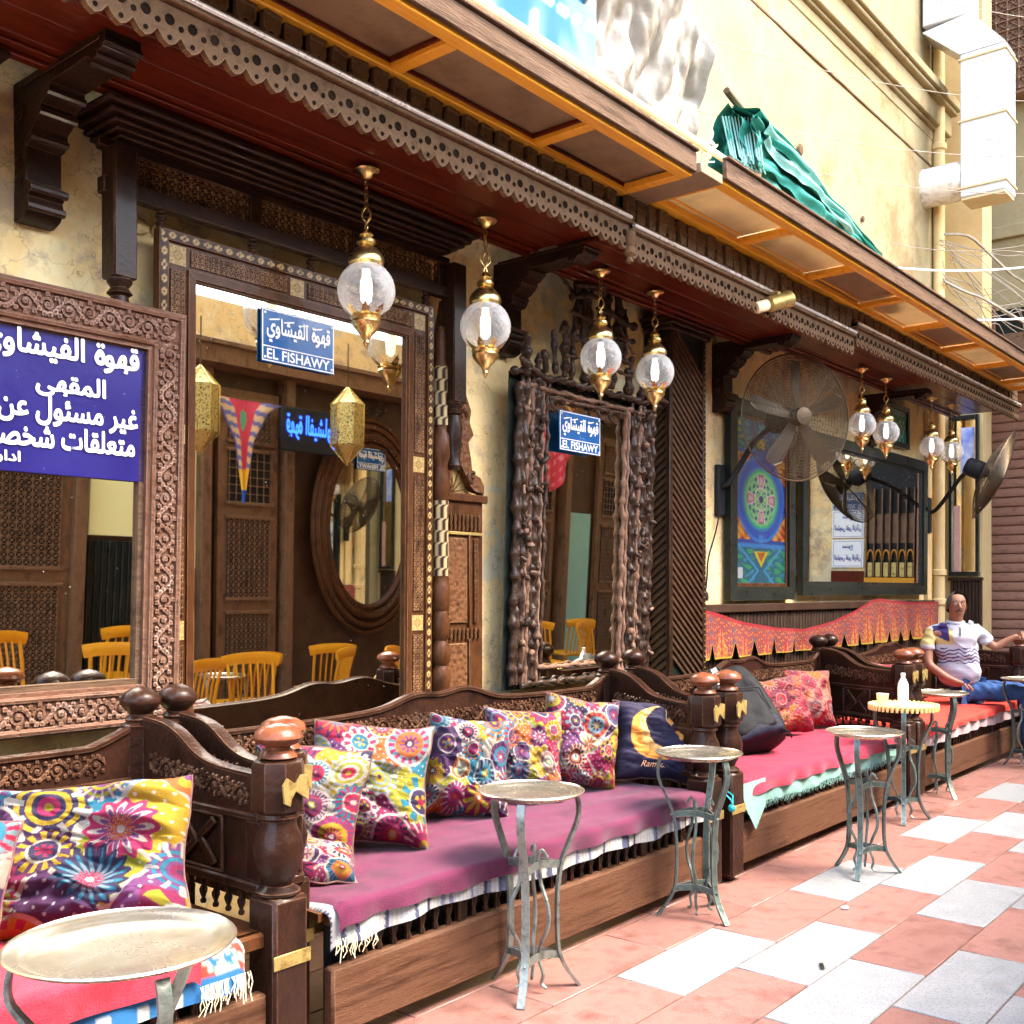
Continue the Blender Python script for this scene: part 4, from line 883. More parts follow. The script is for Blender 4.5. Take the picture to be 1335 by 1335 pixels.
for k, (x, m, r_) in enumerate(((-.628, STK, .022), (-.572, STP, .018), (-.52, STK, .02), (-.47, STK, .018), (.405, STK, .018), (.46, STK, .018), (.51, STP, .016), (.56, STK, .022), (.615, STK, .024), (-.655, STK, .030), (-.60, STK, .030), (-.545, STP, .020), (-.50, STK, .034), (-.45, STP, .016), (-.415, STK, .015),
                            (.335, STP, .020), (.375, STP, .017), (.43, STK, .034), (.485, STP, .018), (.53, STK, .032), (.585, STK, .036), (.645, STK, .026))):
    br((x, -.03, -.02), (x + rb.uniform(-.01, .01), -.035, 1.58 + rb.uniform(-.05, .08)), r_, m)
for k in range(60):
    x = rb.choice((-.62, -.56, -.50, .45, .52, .60)); z = rb.uniform(.0, 1.5)
    m_ = MB(); c0 = Vector((x + rb.uniform(-.03, .03), -.06, z)); knot(m_, c0, c0 + Vector((rb.uniform(-.05, .05), -.015, rb.uniform(-.06, .06))), rb.uniform(.014, .026), .008, 4); m_.build('knot', rb.choice((STK, STP, STK)), t, smooth=80)
br((-.74, -.05, 1.60), (.70, -.05, 1.60), .026); br((-.66, -.04, 1.54), (.66, -.04, 1.53), .018, STP); br((-.42, -.05, 1.50), (.34, -.05, 1.50), .012)
br((-.45, -.04, .06), (.40, -.04, .06), .018, STP); br((-.60, -.04, -.02), (.60, -.04, -.02), .024); br((-.35, -.06, 1.86), (.34, -.06, 1.80), .022)
for x, a, b_, r_ in ((-.62, 1.58, 1.78, .035), (-.46, 1.62, 1.74, .028), (-.30, 1.62, 1.92, .032), (-.12, 1.62, 1.90, .034), (-.14, 1.85, 2.13, .040), (.02, 1.85, 2.20, .028), (.10, 1.62, 1.82, .024), (.22, 1.82, 2.16, .036), (.10, 1.95, 2.20, .03),
                  (.30, 1.62, 1.76, .028), (.46, 1.60, 1.74, .032), (.60, 1.58, 1.76, .040), (-.02, 1.65, 1.8, .026), (.05, 2.05, 2.2, .03), (-.24, 1.62, 2.02, .022), (-.19, 1.9, 2.18, .024), (-.07, 1.62, 2.08, .022), (.04, 1.62, 2.14, .026), (.16, 1.62, 2.05, .026), (.27, 1.8, 2.1, .022), (-.38, 1.62, 1.86, .022), (.36, 1.62, 1.84, .022), (-.54, 1.6, 1.72, .024), (.53, 1.6, 1.74, .024)): br((x, -.06, a), (x + rb.uniform(-.03, .03), -.06, b_), r_)
for A, B, r_ in (((-.28, -.08, 2.06), (-.05, -.08, 2.10), .026), ((-.05, -.09, 2.04), (.34, -.09, 2.00), .026), ((-.1, -.07, 2.14), (.3, -.07, 2.18), .016), ((-.36, -.05, 2.16), (-.18, -.05, 2.08), .014), ((.18, -.09, 1.98), (.30, -.10, 1.84), .012),
                 ((-.70, -.08, 1.66), (-.55, -.08, 1.60), .028), ((.5, -.08, 1.64), (.72, -.08, 1.62), .024), ((-.3, -.05, 2.2), (-.14, -.05, 2.13), .012), ((-.22, -.05, 2.22), (-.08, -.05, 2.16), .012), ((-.30, -.09, 1.97), (-.02, -.09, 1.95), .02), ((.0, -.09, 1.90), (.33, -.09, 1.92), .018), ((-.33, -.08, 1.74), (.34, -.08, 1.72), .014), ((-.25, -.09, 2.12), (.02, -.1, 2.17), .018)): br(A, B, r_)
c = MB()
for cx, cz in ((-.33, 1.475), (.10, 1.48), (.22, 1.47)): c.tube([(cx + .06 * math.cos(a), -.045, cz + .032 * math.sin(a)) for a in np.linspace(0, 5.2, 14)], .011, 6)
c.build('curled_twigs', STK, t, kind='stuff')
pane(t, -.42, .36, .0, 1.55, -.012)
MB().box(-.70, .68, -.004, 0, -.05, 1.60, 0).build('back_board', BLK, t)
o = thing('white_lantern_cap', 'pale yellowish ornament tucked in the branches left of the crown', 'ornament', (4.36, -.17, 2.36))
MB().lathe([(.012, 0), (.02, .02), (.02, .05), (.012, .06), (.022, .08), (.016, .11), (.004, .12)], n=10).build('ornament_body', PAPER, o)

# carved cabinet between the two mirrors
t = thing('carved_cabinet', 'narrow brown carved cabinet with inlaid post and scrolling crest between two mirrors', 'cabinet', (3.9, -.08, .5)); q = t.location
MB().box(3.73, 4.09, -.10, -.01, .5, 1.85, .006).build('carcass', WM, t, q)
MB().box(3.70, 4.11, -.12, -.01, 1.84, 1.88, .006).build('cap', WM, t, q)
for a, b_ in ((.82, 1.14), (1.24, 1.66)):
    MB().box(3.82, 3.96, -.112, -.10, a, b_, .006).build('panel', CARV, t, q)
    for x in (3.805, 3.975): MB().box(x - .008, x + .008, -.118, -.10, a - .02, b_ + .02, .003).build('bead', WM, t, q)
sp = None
for k in range(9):
    if sp is None:
        sp = MB().lathe([(.006, 0), (.009, .02), (.005, .035), (.010, .05), (.006, .075)], n=6).build('spindle', WM, t); sp.location = (3.81 + k * .03 - q[0], -.11 - q[1], 1.70 - q[2])
    else: share('spindle', sp, (3.81 + k * .03 - q[0], -.11 - q[1], 1.70 - q[2]), t)
    share('spindle', sp, (3.81 + k * .03 - q[0], -.11 - q[1], 1.16 - q[2]), t, sc=(1, 1, .7))
for x in (4.0, 4.015):
    for k in range(14): share('spindle', sp, (x + .02 - q[0], -.108 - q[1], 1.24 + k * .03 - q[2]), t, sc=(.9, .9, .4))
MB().box(3.80, 4.07, -.115, -.10, 1.675, 1.69, .002).build('gold_strip', BRP, t, q)
fan_ = MB(); fan_.prism([(3.90, 1.885)] + [(3.90 + .10 * math.cos(a), 1.885 + .12 * math.sin(a)) for a in np.linspace(0, PI, 12)], -.06, -.045); fan_.build('gold_fan', BRP, t, q)
rr_ = MB()
for a in np.linspace(.2, PI - .2, 7): rr_.tube([(3.90, -.064, 1.89), (3.90 + .095 * math.cos(a), -.064, 1.885 + .115 * math.sin(a))], .004, 4)
rr_.build('fan_ribs', WM, t, q, kind='stuff')
post = MB(); z = .5
prof = []
for zz, r_ in ((.5, .035), (.86, .035), (.88, .045), (.90, .03), (.94, .045), (1.0, .05), (1.04, .032), (1.06, .045), (1.12, .048), (1.16, .03), (1.18, .042), (1.25, .046), (1.30, .032), (1.32, .042), (1.42, .046), (1.44, .034), (1.46, .036), (1.84, .036), (1.86, .045), (1.95, .046), (2.0, .035), (2.04, .048), (2.14, .045), (2.16, .034), (2.18, .034), (2.48, .034), (2.50, .028), (2.60, .03), (2.66, .02)): prof.append((r_, zz - .5))
post.lathe(prof, (3.735, -.14, .5), 12); post.build('turned_post', WM, t, q)
for a, b_ in ((1.47, 1.83), (2.19, 2.47), (.55, .84)):
    n = int((b_ - a) / .008); A_, Z_ = np.meshgrid(np.linspace(0, 2 * PI, 25), np.linspace(a, b_, n)); msk = (np.sin(A_ * 6 + np.floor(Z_ / .06) * 1.5) > -.1) ^ ((Z_ / .06) % 1 < .12)
    C = np.where(msk[..., None], np.array([.40, .30, .15]), np.array([.03, .015, .01])); grid_obj('inlaid_band', np.stack([3.735 + .0375 * np.cos(A_) - q[0], -.14 + .0375 * np.sin(A_) - q[1], Z_ - q[2]], -1), C, INL, t)
cp = [(3.76, 1.89), (3.83, 1.89), (3.88, 2.0), (3.93, 2.02), (3.99, 1.93), (4.03, 1.90), (4.10, 1.89), (4.10, 1.93), (4.07, 1.97), (4.01, 1.99), (4.0, 2.06), (3.98, 2.14), (4.02, 2.18), (3.99, 2.24), (4.0, 2.30), (3.96, 2.38), (3.93, 2.46), (3.90, 2.50), (3.91, 2.60), (3.87, 2.72), (3.86, 2.80), (3.82, 2.82), (3.77, 2.6), (3.76, 2.3)]
MB().prism(cp, -.10, -.05).build('crest', CARV, t, q)
cr = MB()
for cx, cz, s_, a0 in ((3.92, 2.26, .05, 0), (3.90, 2.12, .055, 2), (3.86, 2.42, .045, 1), (3.84, 2.60, .035, 3), (4.0, 1.96, .035, 1)):
    cr.tube([(cx + s_ * (1 - j / 16) * math.cos(a0 + j * .55), -.105, cz + s_ * (1 - j / 16) * math.sin(a0 + j * .55)) for j in range(14)], [.008 * (1.2 - j / 20) for j in range(14)], 5)
cr.build('crest_scrolls', WM, t, q, kind='stuff')
for x in (4.10, ): MB().lathe([(.012, 0), (.02, .01), (.012, .02), (.02, .04), (.012, .06), (.003, .07)], (x, -.07, 1.88), 10).build('finial', WM, t, q)

# painted glass panel
def motif_panel(nu, nv, a, b_):
    U, V = np.meshgrid(np.linspace(-1, 1, nu), np.linspace(0, 1, nv)); Zc = V; C = np.zeros((nv, nu, 3)); C[:] = (.015, .07, .42)
    def put(m, c): C[m] = c
    low = V < .245; put(low, (.01, .16, .24)); g = np.sin(U * 9 + np.sin(V * 60) * 1.4) * np.sin(V * 70 + np.sin(U * 8)); put(low & (g > .3) & (abs(U) > .25), (.03, .42, .16)); put(low & (g < -.6) & (abs(U) > .25), (.04, .30, .45))
    put(low & (abs(U) < .30 * (V - .10) / .10) & (V > .10) & (V < .2) , (.8, .62, .02)); put(low & (abs(U) < .18 * (V - .13) / .07) & (V > .13) & (V < .19), (.5, .12, .02)); put(low & (abs(V - .235) < .012), (.03, .28, .75)); put(low & (np.abs(np.abs(U) - .12 - np.abs(V - .08) * 5) < .05), (.04, .35, .7))
    top = V > .80; put(top, (.02, .12, .36)); g = np.sin(U * 11 + np.sin(V * 60) * 1.6) * np.sin(V * 80); put(top & (g > .3), (.02, .5, .42)); put(top & (abs(U) < .16) & (abs(V - .86) < .03), (.8, .6, .02)); put(top & (abs(U) > .5) & (g < -.4), (.35, .6, .1)); put(abs(V - .80) < .012, (.02, .16, .7))
    mid = (V >= .245) & (V <= .79); vv = (V - .52) / .27; r_ = np.hypot(U / .62, vv / .62); an = np.arctan2(vv, U)
    cor = mid & (abs(U) + abs(vv) > 1.34) & (V > .27); put(cor, (.85, .20, .01)); gg = np.sin(U * 17 + 2 * np.sin(vv * 9)) * np.sin(vv * 19 + np.sin(U * 8)); put(cor & (gg > .25), (.95, .48, .05)); put(cor & (gg < -.45), (.30, .03, .02))
    put(mid & (np.hypot(U / .92, vv / .95) < 1), (.012, .10, .62)); put(mid & (abs(np.hypot(U / .92, vv / .95) - 1) < .04), (.02, .25, .8))
    put(r_ < 1.18, (.02, .30, .62)); put(r_ < 1.08, (.03, .62, .26)); put(r_ < .98, (.30, .80, .30)); pet = np.cos(an * 4) * .5 + .5
    put((r_ < .9) & (np.sin(r_ * 22 + an * 0) * np.cos(an * 8) > .25), (.01, .10, .30)); put((r_ < .88) & (r_ > .42) & (pet > .80), (.75, .20, .30)); put((r_ < .80) & (r_ > .52) & (pet > .93), (.85, .62, .62)); put((abs(r_ - .60) < .26) & (abs(pet - .72) < .08), (.85, .86, .8))
    put((r_ < .40) & (pet > .5), (.45, .82, .35)); put(r_ < .14, (.02, .03, .25)); put((abs(r_ - .42) < .03), (.85, .88, .75)); put((abs(U) < .1) & (abs(V - .275) < .022), (.04, .3, .75)); put((U < -.72) & (V > .03) & (V < .10), (.75, .8, .85))
    return C * .30
t = thing('painted_glass_panel', 'framed glass panel painted with blue, orange and green arabesques behind the big fan', 'picture', (7.28, -.04, 1.33)); q = t.location
mitred(t, -.53, .52, 0, 1.44, .10, -.05, 0, BLK); mitred(t, -.435, .425, .095, 1.345, .03, -.03, 0, WM, 'inner_moulding')
nu, nv = 90, 170; U, V = np.meshgrid(np.linspace(-.41, .40, nu), np.linspace(.12, 1.32, nv)); grid_obj('painted_glass', np.stack([U, np.full_like(U, -.02), V], -1), motif_panel(nu, nv, 0, 0), GLZ, t, smooth=False)
t = thing('green_picture', 'small dark framed picture with green lines high on the wall near the far lanterns', 'picture', (10.1, -.04, 2.76))
mitred(t, -.32, .32, 0, .40, .05, -.03, 0, BLK)
U, V = np.meshgrid(np.linspace(-.28, .28, 50), np.linspace(.04, .36, 40)); C = np.zeros((40, 50, 3)); C[:] = (.01, .06, .05); C[(np.sin(U * 60 + np.sin(V * 40)) * np.sin(V * 70) > .35)] = (.02, .5, .25); C[(V < .16) & (np.sin(U * 80) > 0)] = (.02, .35, .4); C[(V > .3)] = (.2, .25, .2)
grid_obj('picture_print', np.stack([U, np.full_like(U, -.015), V], -1), C, GLZ, t, smooth=False)
# wide mirror
t = thing('wide_mirror', 'wide mirror in a black green frame on the yellow wall left of the drainpipe', 'mirror', (9.4, -.04, 1.36), (R(.4), 0, 0))
mitred(t, -1.46, 1.46, 0, 1.32, .09, -.05, 0, BLK); mitred(t, -1.375, 1.375, .085, 1.235, .03, -.032, 0, BLK, 'inner_moulding'); pane(t, -1.36, 1.36, .1, 1.24, -.02)

# dado and cloth banner
dd = thing('slatted_dado', 'dark brown vertical slatted dado with a flat cap running along the wall', 'panelling', (8.8, -.03, .3)); q = dd.location
MB().box(6.22, 11.12, -.085, -.02, 1.245, 1.305, .006).build('cap', DSL, dd, q); MB().box(6.22, 11.12, -.028, -.022, .1, 1.24, 0).build('backing', BLK, dd, q)
pr = None; x = 6.25
while x < 11.1:
    if pr is None: pr = MB().box(-.021, .021, -.012, .012, .1 - .3, 1.243 - .3, .004).build('slat', DSL, dd); pr.location = (x - q[0], -.012, 0)
    else: share('slat', pr, (x - q[0], -.012, 0), dd)
    x += .056
nu, nv = 520, 60; X, V = np.meshgrid(np.linspace(6.2, 11.2, nu), np.linspace(0, 1, nv))
top = np.interp(X, [6.2, 6.5, 6.9, 7.4, 7.9, 8.5, 9.0, 9.35, 9.56, 9.8, 10.4, 11.2], [1.29, 1.25, 1.18, 1.125, 1.10, 1.15, 1.24, 1.315, 1.33, 1.31, 1.285, 1.29]); bot = .93 + .11 * np.clip(1 - np.abs(((X / .33) % 1) - .5) * 7, 0, 1)
Z = top + (bot - top) * V; Yb = -.105 - .014 * np.sin(X * 15) * V - .01 * fbm(X * 5, Z * 5, 2, 3)
C = np.zeros((nv, nu, 3)); C[:] = (.33, .045, .016); u = ((X + .165) / .33) % 1 - .5; dtop = (top - Z); v = dtop / .36
tri = (np.abs(u) < .42 * (v - .18)) & (v > .18); C[tri] = (.50, .12, .022); gg = np.sin(X * 110) * np.sin(Z * 120 + np.sin(X * 50) * 2); C[tri & (gg > .15)] = (.62, .32, .08); C[tri & (np.abs(u) < .04)] = (.45, .02, .05); C[(~tri) & (gg > .45)] = (.22, .10, .16); C[(~tri) & (gg < -.6)] = (.75, .25, .10); C[(np.abs(u) > .44) & (v > .1) & (v < .8) & (np.sin(Z * 80) > .3)] = (.12, .10, .14)
C[dtop < .022] = (.42, .02, .03); C[(V > .95)] = (.55, .36, .03); C *= .6
t = thing('printed_banner', 'red and orange printed cloth valance draped along the dado behind the far benches', 'banner', (8.8, -.1, 1.0)); q = t.location
grid_obj('cloth', np.stack([X - q[0], Yb - q[1] + .0, Z - q[2]], -1), C, CLO, t)

# ================================================================== LANTERNS
def lantern(loc, label, sc):
    t = thing('hanging_lantern', label, 'lantern', loc, group='round glass lanterns under the canopy'); t.scale = (sc, sc, sc)
    MB().lathe([(.004, -.035), (.012, -.034), (.020, -.028), (.028, -.015), (.052, -.006), (.055, 0), (.05, .003)], (0, 0, 0), 18).build('ceiling_cup', BR, t)
    c = MB(); z = -.04
    for k in range(4):
        c.tube([(.009 * math.cos(a) * (k % 2), .009 * math.cos(a) * (1 - k % 2), z - .016 + .016 * math.sin(a)) for a in np.linspace(0, 2 * PI, 9)], .0026, 4); z -= .026
    for a0 in (0, PI / 2, PI, 3 * PI / 2): c.tube([(math.cos(a0) * .026 * math.sin(s_), math.sin(a0) * .026 * math.sin(s_), z - .07 * s_ / PI + .0) for s_ in np.linspace(0, PI, 7)], .003, 4)
    z -= .072
    for k in range(3):
        c.tube([(.008 * math.cos(a) * (k % 2), .008 * math.cos(a) * (1 - k % 2), z - .014 + .014 * math.sin(a)) for a in np.linspace(0, 2 * PI, 9)], .0026, 4); z -= .024
    c.build('chain', BR, t)
    MB().lathe([(.006, -.235), (.018, -.245), (.03, -.262), (.022, -.272), (.038, -.282), (.04, -.295), (.028, -.305), (.048, -.322), (.068, -.345), (.074, -.362), (.072, -.378), (.058, -.384), (.05, -.386)], n=20).build('top_cap', BR, t)
    pr = [(.118 * math.sin(a), -.487 - .118 * math.cos(a)) for a in np.linspace(.42, PI - .42, 15)]
    g = MB(); n = 24; m = len(pr); V = [(r_ * math.cos(2 * PI * k / n), r_ * math.sin(2 * PI * k / n), z) for r_, z in pr for k in range(n)]
    g.add(V, [(i * n + k, i * n + (k + 1) % n, (i + 1) * n + (k + 1) % n, (i + 1) * n + k) for i in range(m - 1) for k in range(n)]); go = g.build('glass_globe', GLASS, t, smooth=80)
    b = MB(); b.lathe([(.016, -.40), (.018, -.43), (.024, -.45), (.026, -.49), (.022, -.53), (.008, -.545)], n=12); b.build('bulb', BULB, go)
    MB().lathe([(.014, -.385), (.016, -.40), (.016, -.425), (.012, -.43)], n=10).build('bulb_socket', BLACK, go)
    MB().lathe([(.054, -.585), (.058, -.592), (.066, -.598), (.058, -.608), (.062, -.618), (.056, -.632), (.040, -.652), (.022, -.672), (.013, -.690), (.015, -.698), (.008, -.712), (.002, -.725)], n=20).build('bottom_finial', BR, t)
    cr = MB()
    for k in range(8):
        a0 = 2 * PI * k / 8
        def q_(a, z): rr = .004 + math.sqrt(max(0, .118 ** 2 - (z + .487) ** 2)); return (rr * math.cos(a), rr * math.sin(a), z)
        cr.add([q_(a0 - .30, -.592), q_(a0 + .30, -.592), q_(a0 + .16, -.572), q_(a0, -.553), q_(a0 - .16, -.572)], [(0, 1, 2, 3, 4)])
    cr.build('crown_petals', BR, go, kind='stuff'); return t
l1 = lantern((2.975, -.44, 3.105), 'largest round glass lantern, nearest of the row, hanging before the inlaid mirror', 1.0)
for loc, lab, sc in (((3.715, -.44, 3.10), 'second round glass lantern, hanging left of the wooden canopy bracket', 1.0), ((4.63, -.45, 3.075), 'round glass lantern hanging in front of the branch framed mirror', .93),
                     ((5.15, -.46, 3.075), 'round glass lantern hanging just left of the slatted column', .92), ((8.2, -.46, 3.135), 'small far lantern directly right of the wall fan, left one of its pair', .90),
                     ((8.72, -.46, 3.135), 'small far lantern right one of the pair before the green picture', .90), ((9.85, -.46, 3.135), 'far round lantern just left of the drainpipe', .9), ((10.35, -.48, 3.135), 'farthest round lantern, overlapping the drainpipe', .9)):
    n_ = dup(l1, loc, label=lab); n_.scale = (sc,) * 3; n_.rotation_euler = (0, 0, random.uniform(0, 3))

# ================================================================== FANS
def fan(loc, nrm, label, wall):
    t = thing('wall_fan', label, 'fan', wall); q = t.location; n = Vector(nrm).normalized(); rot = n.to_track_quat('Z', 'Y').to_matrix().to_4x4(); M = Matrix.Translation(Vector(loc) - q) @ rot; RR = .43
    c = MB()
    def ring(r_, z, th=.0028, k=40): c.tube([M @ Vector((r_ * math.cos(a), r_ * math.sin(a), z)) for a in np.linspace(0, 2 * PI, k)], th, 4, False)
    for k in range(38):
        r_ = .07 + (RR - .07) * k / 37; zz = .085 * (1 - (r_ / RR) ** 2.5); ring(r_, zz, .0021)
        if k % 2: ring(r_, -zz * 1.2, .0017)
    ring(RR + .004, 0, .007)
    for k in range(28):
        a = 2 * PI * k / 28
        for sg in (1, -1.2): c.tube([M @ Vector((r_ * math.cos(a), r_ * math.sin(a), sg * .085 * (1 - (r_ / RR) ** 2.5))) for r_ in (.06, .18, .30, .38, RR)], .0018, 3, False)
    c.build('wire_cage', IRN, t, kind='stuff')
    for k in range(5):
        a = 2 * PI * k / 5 + .35; b = MB(); Rk = M @ Matrix.Rotation(a, 4, 'Z')
        g = [(.05, -.025), (.05, .025), (.20, .055), (.34, .065), (.385, .04), (.385, -.03), (.32, -.045), (.18, -.035)]
        b.add([Rk @ Vector((x, y, .012 + y * .42)) for x, y in g] + [Rk @ Vector((x, y, .006 + y * .42)) for x, y in g], [tuple(range(8)), tuple(range(8, 16))[::-1]] + [(i, i + 8, (i + 1) % 8 + 8, (i + 1) % 8) for i in range(8)]); b.build('blade', BLADE, t)
    MB().lathe([(.05, -.03), (.06, .0), (.06, .03), (.045, .05), (.02, .06)], (0, 0, 0), 14, M).build('hub', IRN, t); MB().lathe([(.06, -.27), (.085, -.25), (.09, -.12), (.075, -.10), (.03, -.04)], (0, 0, 0), 16, M).build('motor', BLACK, t)
    MB().lathe([(.055, .082), (.065, .088), (.06, .095), (.02, .10)], (0, 0, 0), 16, M).build('badge', IRN, t)
    e = M @ Vector((0, 0, -.2)); ang = MB().tube(catmull([(0, -.03, 0), (0, -.12, .05), (e.x * .4, e.y * .5 - .05, e.z * .45 + .08), (e.x * .8, e.y * .8, e.z * .85), e], 5), .02, 8); ang.build('arm', BLACK, t)
    MB().box(-.05, .05, -.05, -.005, -.2, .16, .01).build('wall_plate', BLACK, t); return t
fan((6.91, -.5, 2.59), (-.5, -.86, -.03), 'large brown caged wall fan beside the slatted column, facing the street', (6.70, -.0, 2.12))
fan((10.62, -.78, 2.48), (.20, -.90, -.42), 'far caged wall fan tilted down and seen edge on near the shutter', (11.02, -.02, 2.18))
cb = MB().tube(catmull([(6.68, -.04, 1.95), (6.60, -.05, 1.8), (6.50, -.05, 1.62), (6.48, -.05, 1.48), (6.47, -.04, 1.36)], 4), .006, 5); cb.lathe([(.018, 0), (.022, .02), (.02, .05), (.006, .07)], (6.47, -.045, 1.33), 8); tag(cb.build('fan_cable', BLACK), 'thin black cable with a plug hanging down the wall below the big fan', 'cable')
t = thing('spot_lamp', 'small brass spotlight clipped to the canopy edge above the slatted column', 'lamp', (5.75, -.9, 3.07)); 
M = Matrix.Translation((0, -.03, 0)) @ Matrix.Rotation(R(70), 4, 'Y') @ Matrix.Rotation(R(25), 4, 'X'); MB().lathe([(.03, -.09), (.045, -.08), (.045, .05), (.05, .06), (.05, .075), (.042, .077)], (0, 0, 0), 14, M).build('lamp_head', BRP, t); MB().lathe([(.03, -.18), (.034, -.17), (.034, -.10), (.03, -.095)], (0, 0, 0), 12, M).build('lamp_rear', CREAM, t)
MB().box(-.02, .02, -.03, .04, .02, .06).build('clamp', BRP, t)
# ================================================================== BENCHES
YF, YB = -1.17, -.44
def crest_z(t, x0h=.905):
    z = .90 + .035 * math.exp(-((t - .44) / .05) ** 2) + .045 * math.exp(-((t - .56) / .06) ** 2) + .03 * math.exp(-((t - .5) / .16) ** 2)
    z += .075 * max(0, (t - .93) / .07) ** 1.2 if t > .93 else 0
    z += .075 * max(0, (.07 - t) / .07) ** 1.2 if t < .07 else 0
    return z
def bench(label, x0f, x1f, x0b, x1b, left=True, right=True, post0=True, back0=0):
    t = thing('carved_bench', label, 'bench', ((x0f + x1f) / 2, YF, 0), group='carved wooden benches along the wall'); q = t.location
    L_ = x1f - x0f
    MB().box(x0f + .06, x1f - .06, YF - .03, YF + .015, .055, .262, .008).build('front_plank', WB, t, q)
    MB().box(x0f + .06, x1f - .06, YF - .018, YF + .02, .385, .43, .006).build('seat_rail', WM, t, q)
    MB().add([(x0f + .03, YF + .0, .405), (x1f - .03, YF, .405), (x1b - .03, YB, .405), (x0b + .03, YB, .405), (x0f + .03, YF, .43), (x1f - .03, YF, .43), (x1b - .03, YB, .43), (x0b + .03, YB, .43)],
             [(0, 1, 2, 3), (4, 5, 6, 7), (0, 1, 5, 4), (1, 2, 6, 5), (2, 3, 7, 6), (3, 0, 4, 7)]).build('seat_board', WM, t, q)
    MB().box(x0f + .1, x1f - .1, YF + .05, YF + .06, .06, .40, 0).build('inner_board', BLACK, t, q)
    pr = None; n = int((L_ - .3) / .062)
    for k in range(n):
        x = x0f + .15 + k * (L_ - .3) / (n - 1)
        if pr is None:
            pr = MB().lathe([(.010, 0), (.013, .012), (.007, .025), (.015, .05), (.016, .065), (.007, .085), (.012, .10), (.010, .125)], n=6).build('spindle', W, t); pr.location = (x - q[0], 0, .262)
        elif k % 9 == 8: MB().box(x - .022, x + .022, YF - .012, YF + .012, .262, .386, .004).build('rail_block', W, t, q)
        else: share('spindle', pr, (x - q[0], 0, .262), t)
    # backrest
    Lb = x1b - x0b; xx = np.linspace(.05, Lb - .05, 60)
    top = [(x0b + x, crest_z(x / Lb)) for x in xx]
    m = MB(); m.prism(top + [(x1b - .05, .765), (x0b + .05, .765)], YB - .02, YB + .02, 'y'); bro = m.build('backrest_rail', W, t, q, smooth=60)
    e = MB(); e.tube([(a, YB - .018, b_ - .006) for a, b_ in top], .013, 6); e.build('crest_moulding', W, bro, q)
    MB().box(x0b + .05, x1b - .05, YB - .032, YB - .018, .765, .79, .004).build('rail_moulding', W, t, q)
    v = MB(); vine(v, lambda x, z: (x0b + .14 + x, YB - .022, .845 + z), Lb - .28, .036, .0042); v.build('carved_scrollwork', W, bro, q, kind='stuff')
    nb = int(Lb / .22)
    for k in range(nb):
        a = x0b + .06 + k * (Lb - .12) / nb; MB().box(a + .004, a + (Lb - .12) / nb - .004, YB - .012, YB + .01, .42, .763, .005).build('back_panel', WD, t, q)
    # end frames
    for side, on, xf, xb in ((0, left, x0f, x0b), (1, right, x1f, x1b)):
        if not on: continue
        A = Vector((xf, YF, 0)); B = Vector((xb, YB, 0)); d = (B - A).normalized(); LL = (B - A).length; nrm = Vector((d.y, -d.x, 0)) * 1.0
        M = Matrix(((d.x, nrm.x, 0, A.x), (d.y, nrm.y, 0, A.y), (0, 0, 1, 0), (0, 0, 0, 1)))      # local x: front -> back, y: thickness
        W0, W1 = .06, LL - .05
        def ez(u): return .855 + .02 * u + .105 / (1 + math.exp(-(u - .62) * 13))
        us = np.linspace(0, 1, 22); poly = [(W0 + u * (W1 - W0), ez(u)) for u in us] + [(W1, .745), (W0, .745)]
        s_ar = MB().prism(poly, -.022, .022, 'y', M); aro = s_ar.build('arm_rail', W, t, q, smooth=60)
        mm = MB(); mm.tube([M @ Vector((a, 0, b_)) for a, b_ in poly[:-2]], .022, 6, flat=(1.15, .6)); 
        mm.build('arm_cap', W, aro, q)
        for sy in (-1, 1):
            v = MB(); vine(v, lambda x, z: M @ Vector((W0 + .05 + x, sy * .024, .80 + z + .05 * (x / (W1 - W0)))), W1 - W0 - .1, .034, .0045); v.build('carved_scrollwork', W, aro, q, kind='stuff')
        MB().box(W0, W1, -.026, .026, .725, .745, .004, M).build('rail', W, t, q)
        pe_ = MB().box(W0, W1, -.012, .012, .545, .725, .002, M); epo = pe_.build('end_panel', WD, t, q)
        for a, b_ in ((W0, W0 + .07), (W1 - .07, W1)): MB().box(a, b_, -.02, .02, .545, .725, .004, M).build('stile', W, t, q)
        MB().box(W0, W1, -.028, .028, .515, .545, .005, M).build('rail', W, t, q)
        for sy in (-1, 1):
            c_ = (W0 + W1) / 2; zc = .635
            f = MB(); f.box(c_ - .125, c_ + .125, sy * .014, sy * .024, .715, .724, .002, M); f.box(c_ - .125, c_ + .125, sy * .014, sy * .024, .547, .556, .002, M)
            f.box(c_ - .13, c_ - .118, sy * .014, sy * .024, .55, .72, .002, M); f.box(c_ + .118, c_ + .13, sy * .014, sy * .024, .55, .72, .002, M); f.build('panel_moulding', W, t, q)
            for dx, dz, rot in ((-.045, .035, 40), (.045, -.035, 40), (-.05, -.03, -45), (.05, .03, -45)):
                b = MB(); b.box(-.055, .055, sy * .013, sy * .026, -.013, .013, .004, M @ Matrix.Translation((c_ + dx, 0, zc + dz)) @ Matrix.Rotation(R(rot), 4, 'Y')); b.build('lattice_bar', W, epo, q)
        for k in range(9):
            u = W0 + .05 + k * (W1 - W0 - .1) / 8; p = M @ Vector((u, 0, 0)); share('spindle', pr, (p.x - q[0], p.y - q[1], .43), t, sc=(.8, .8, .68))
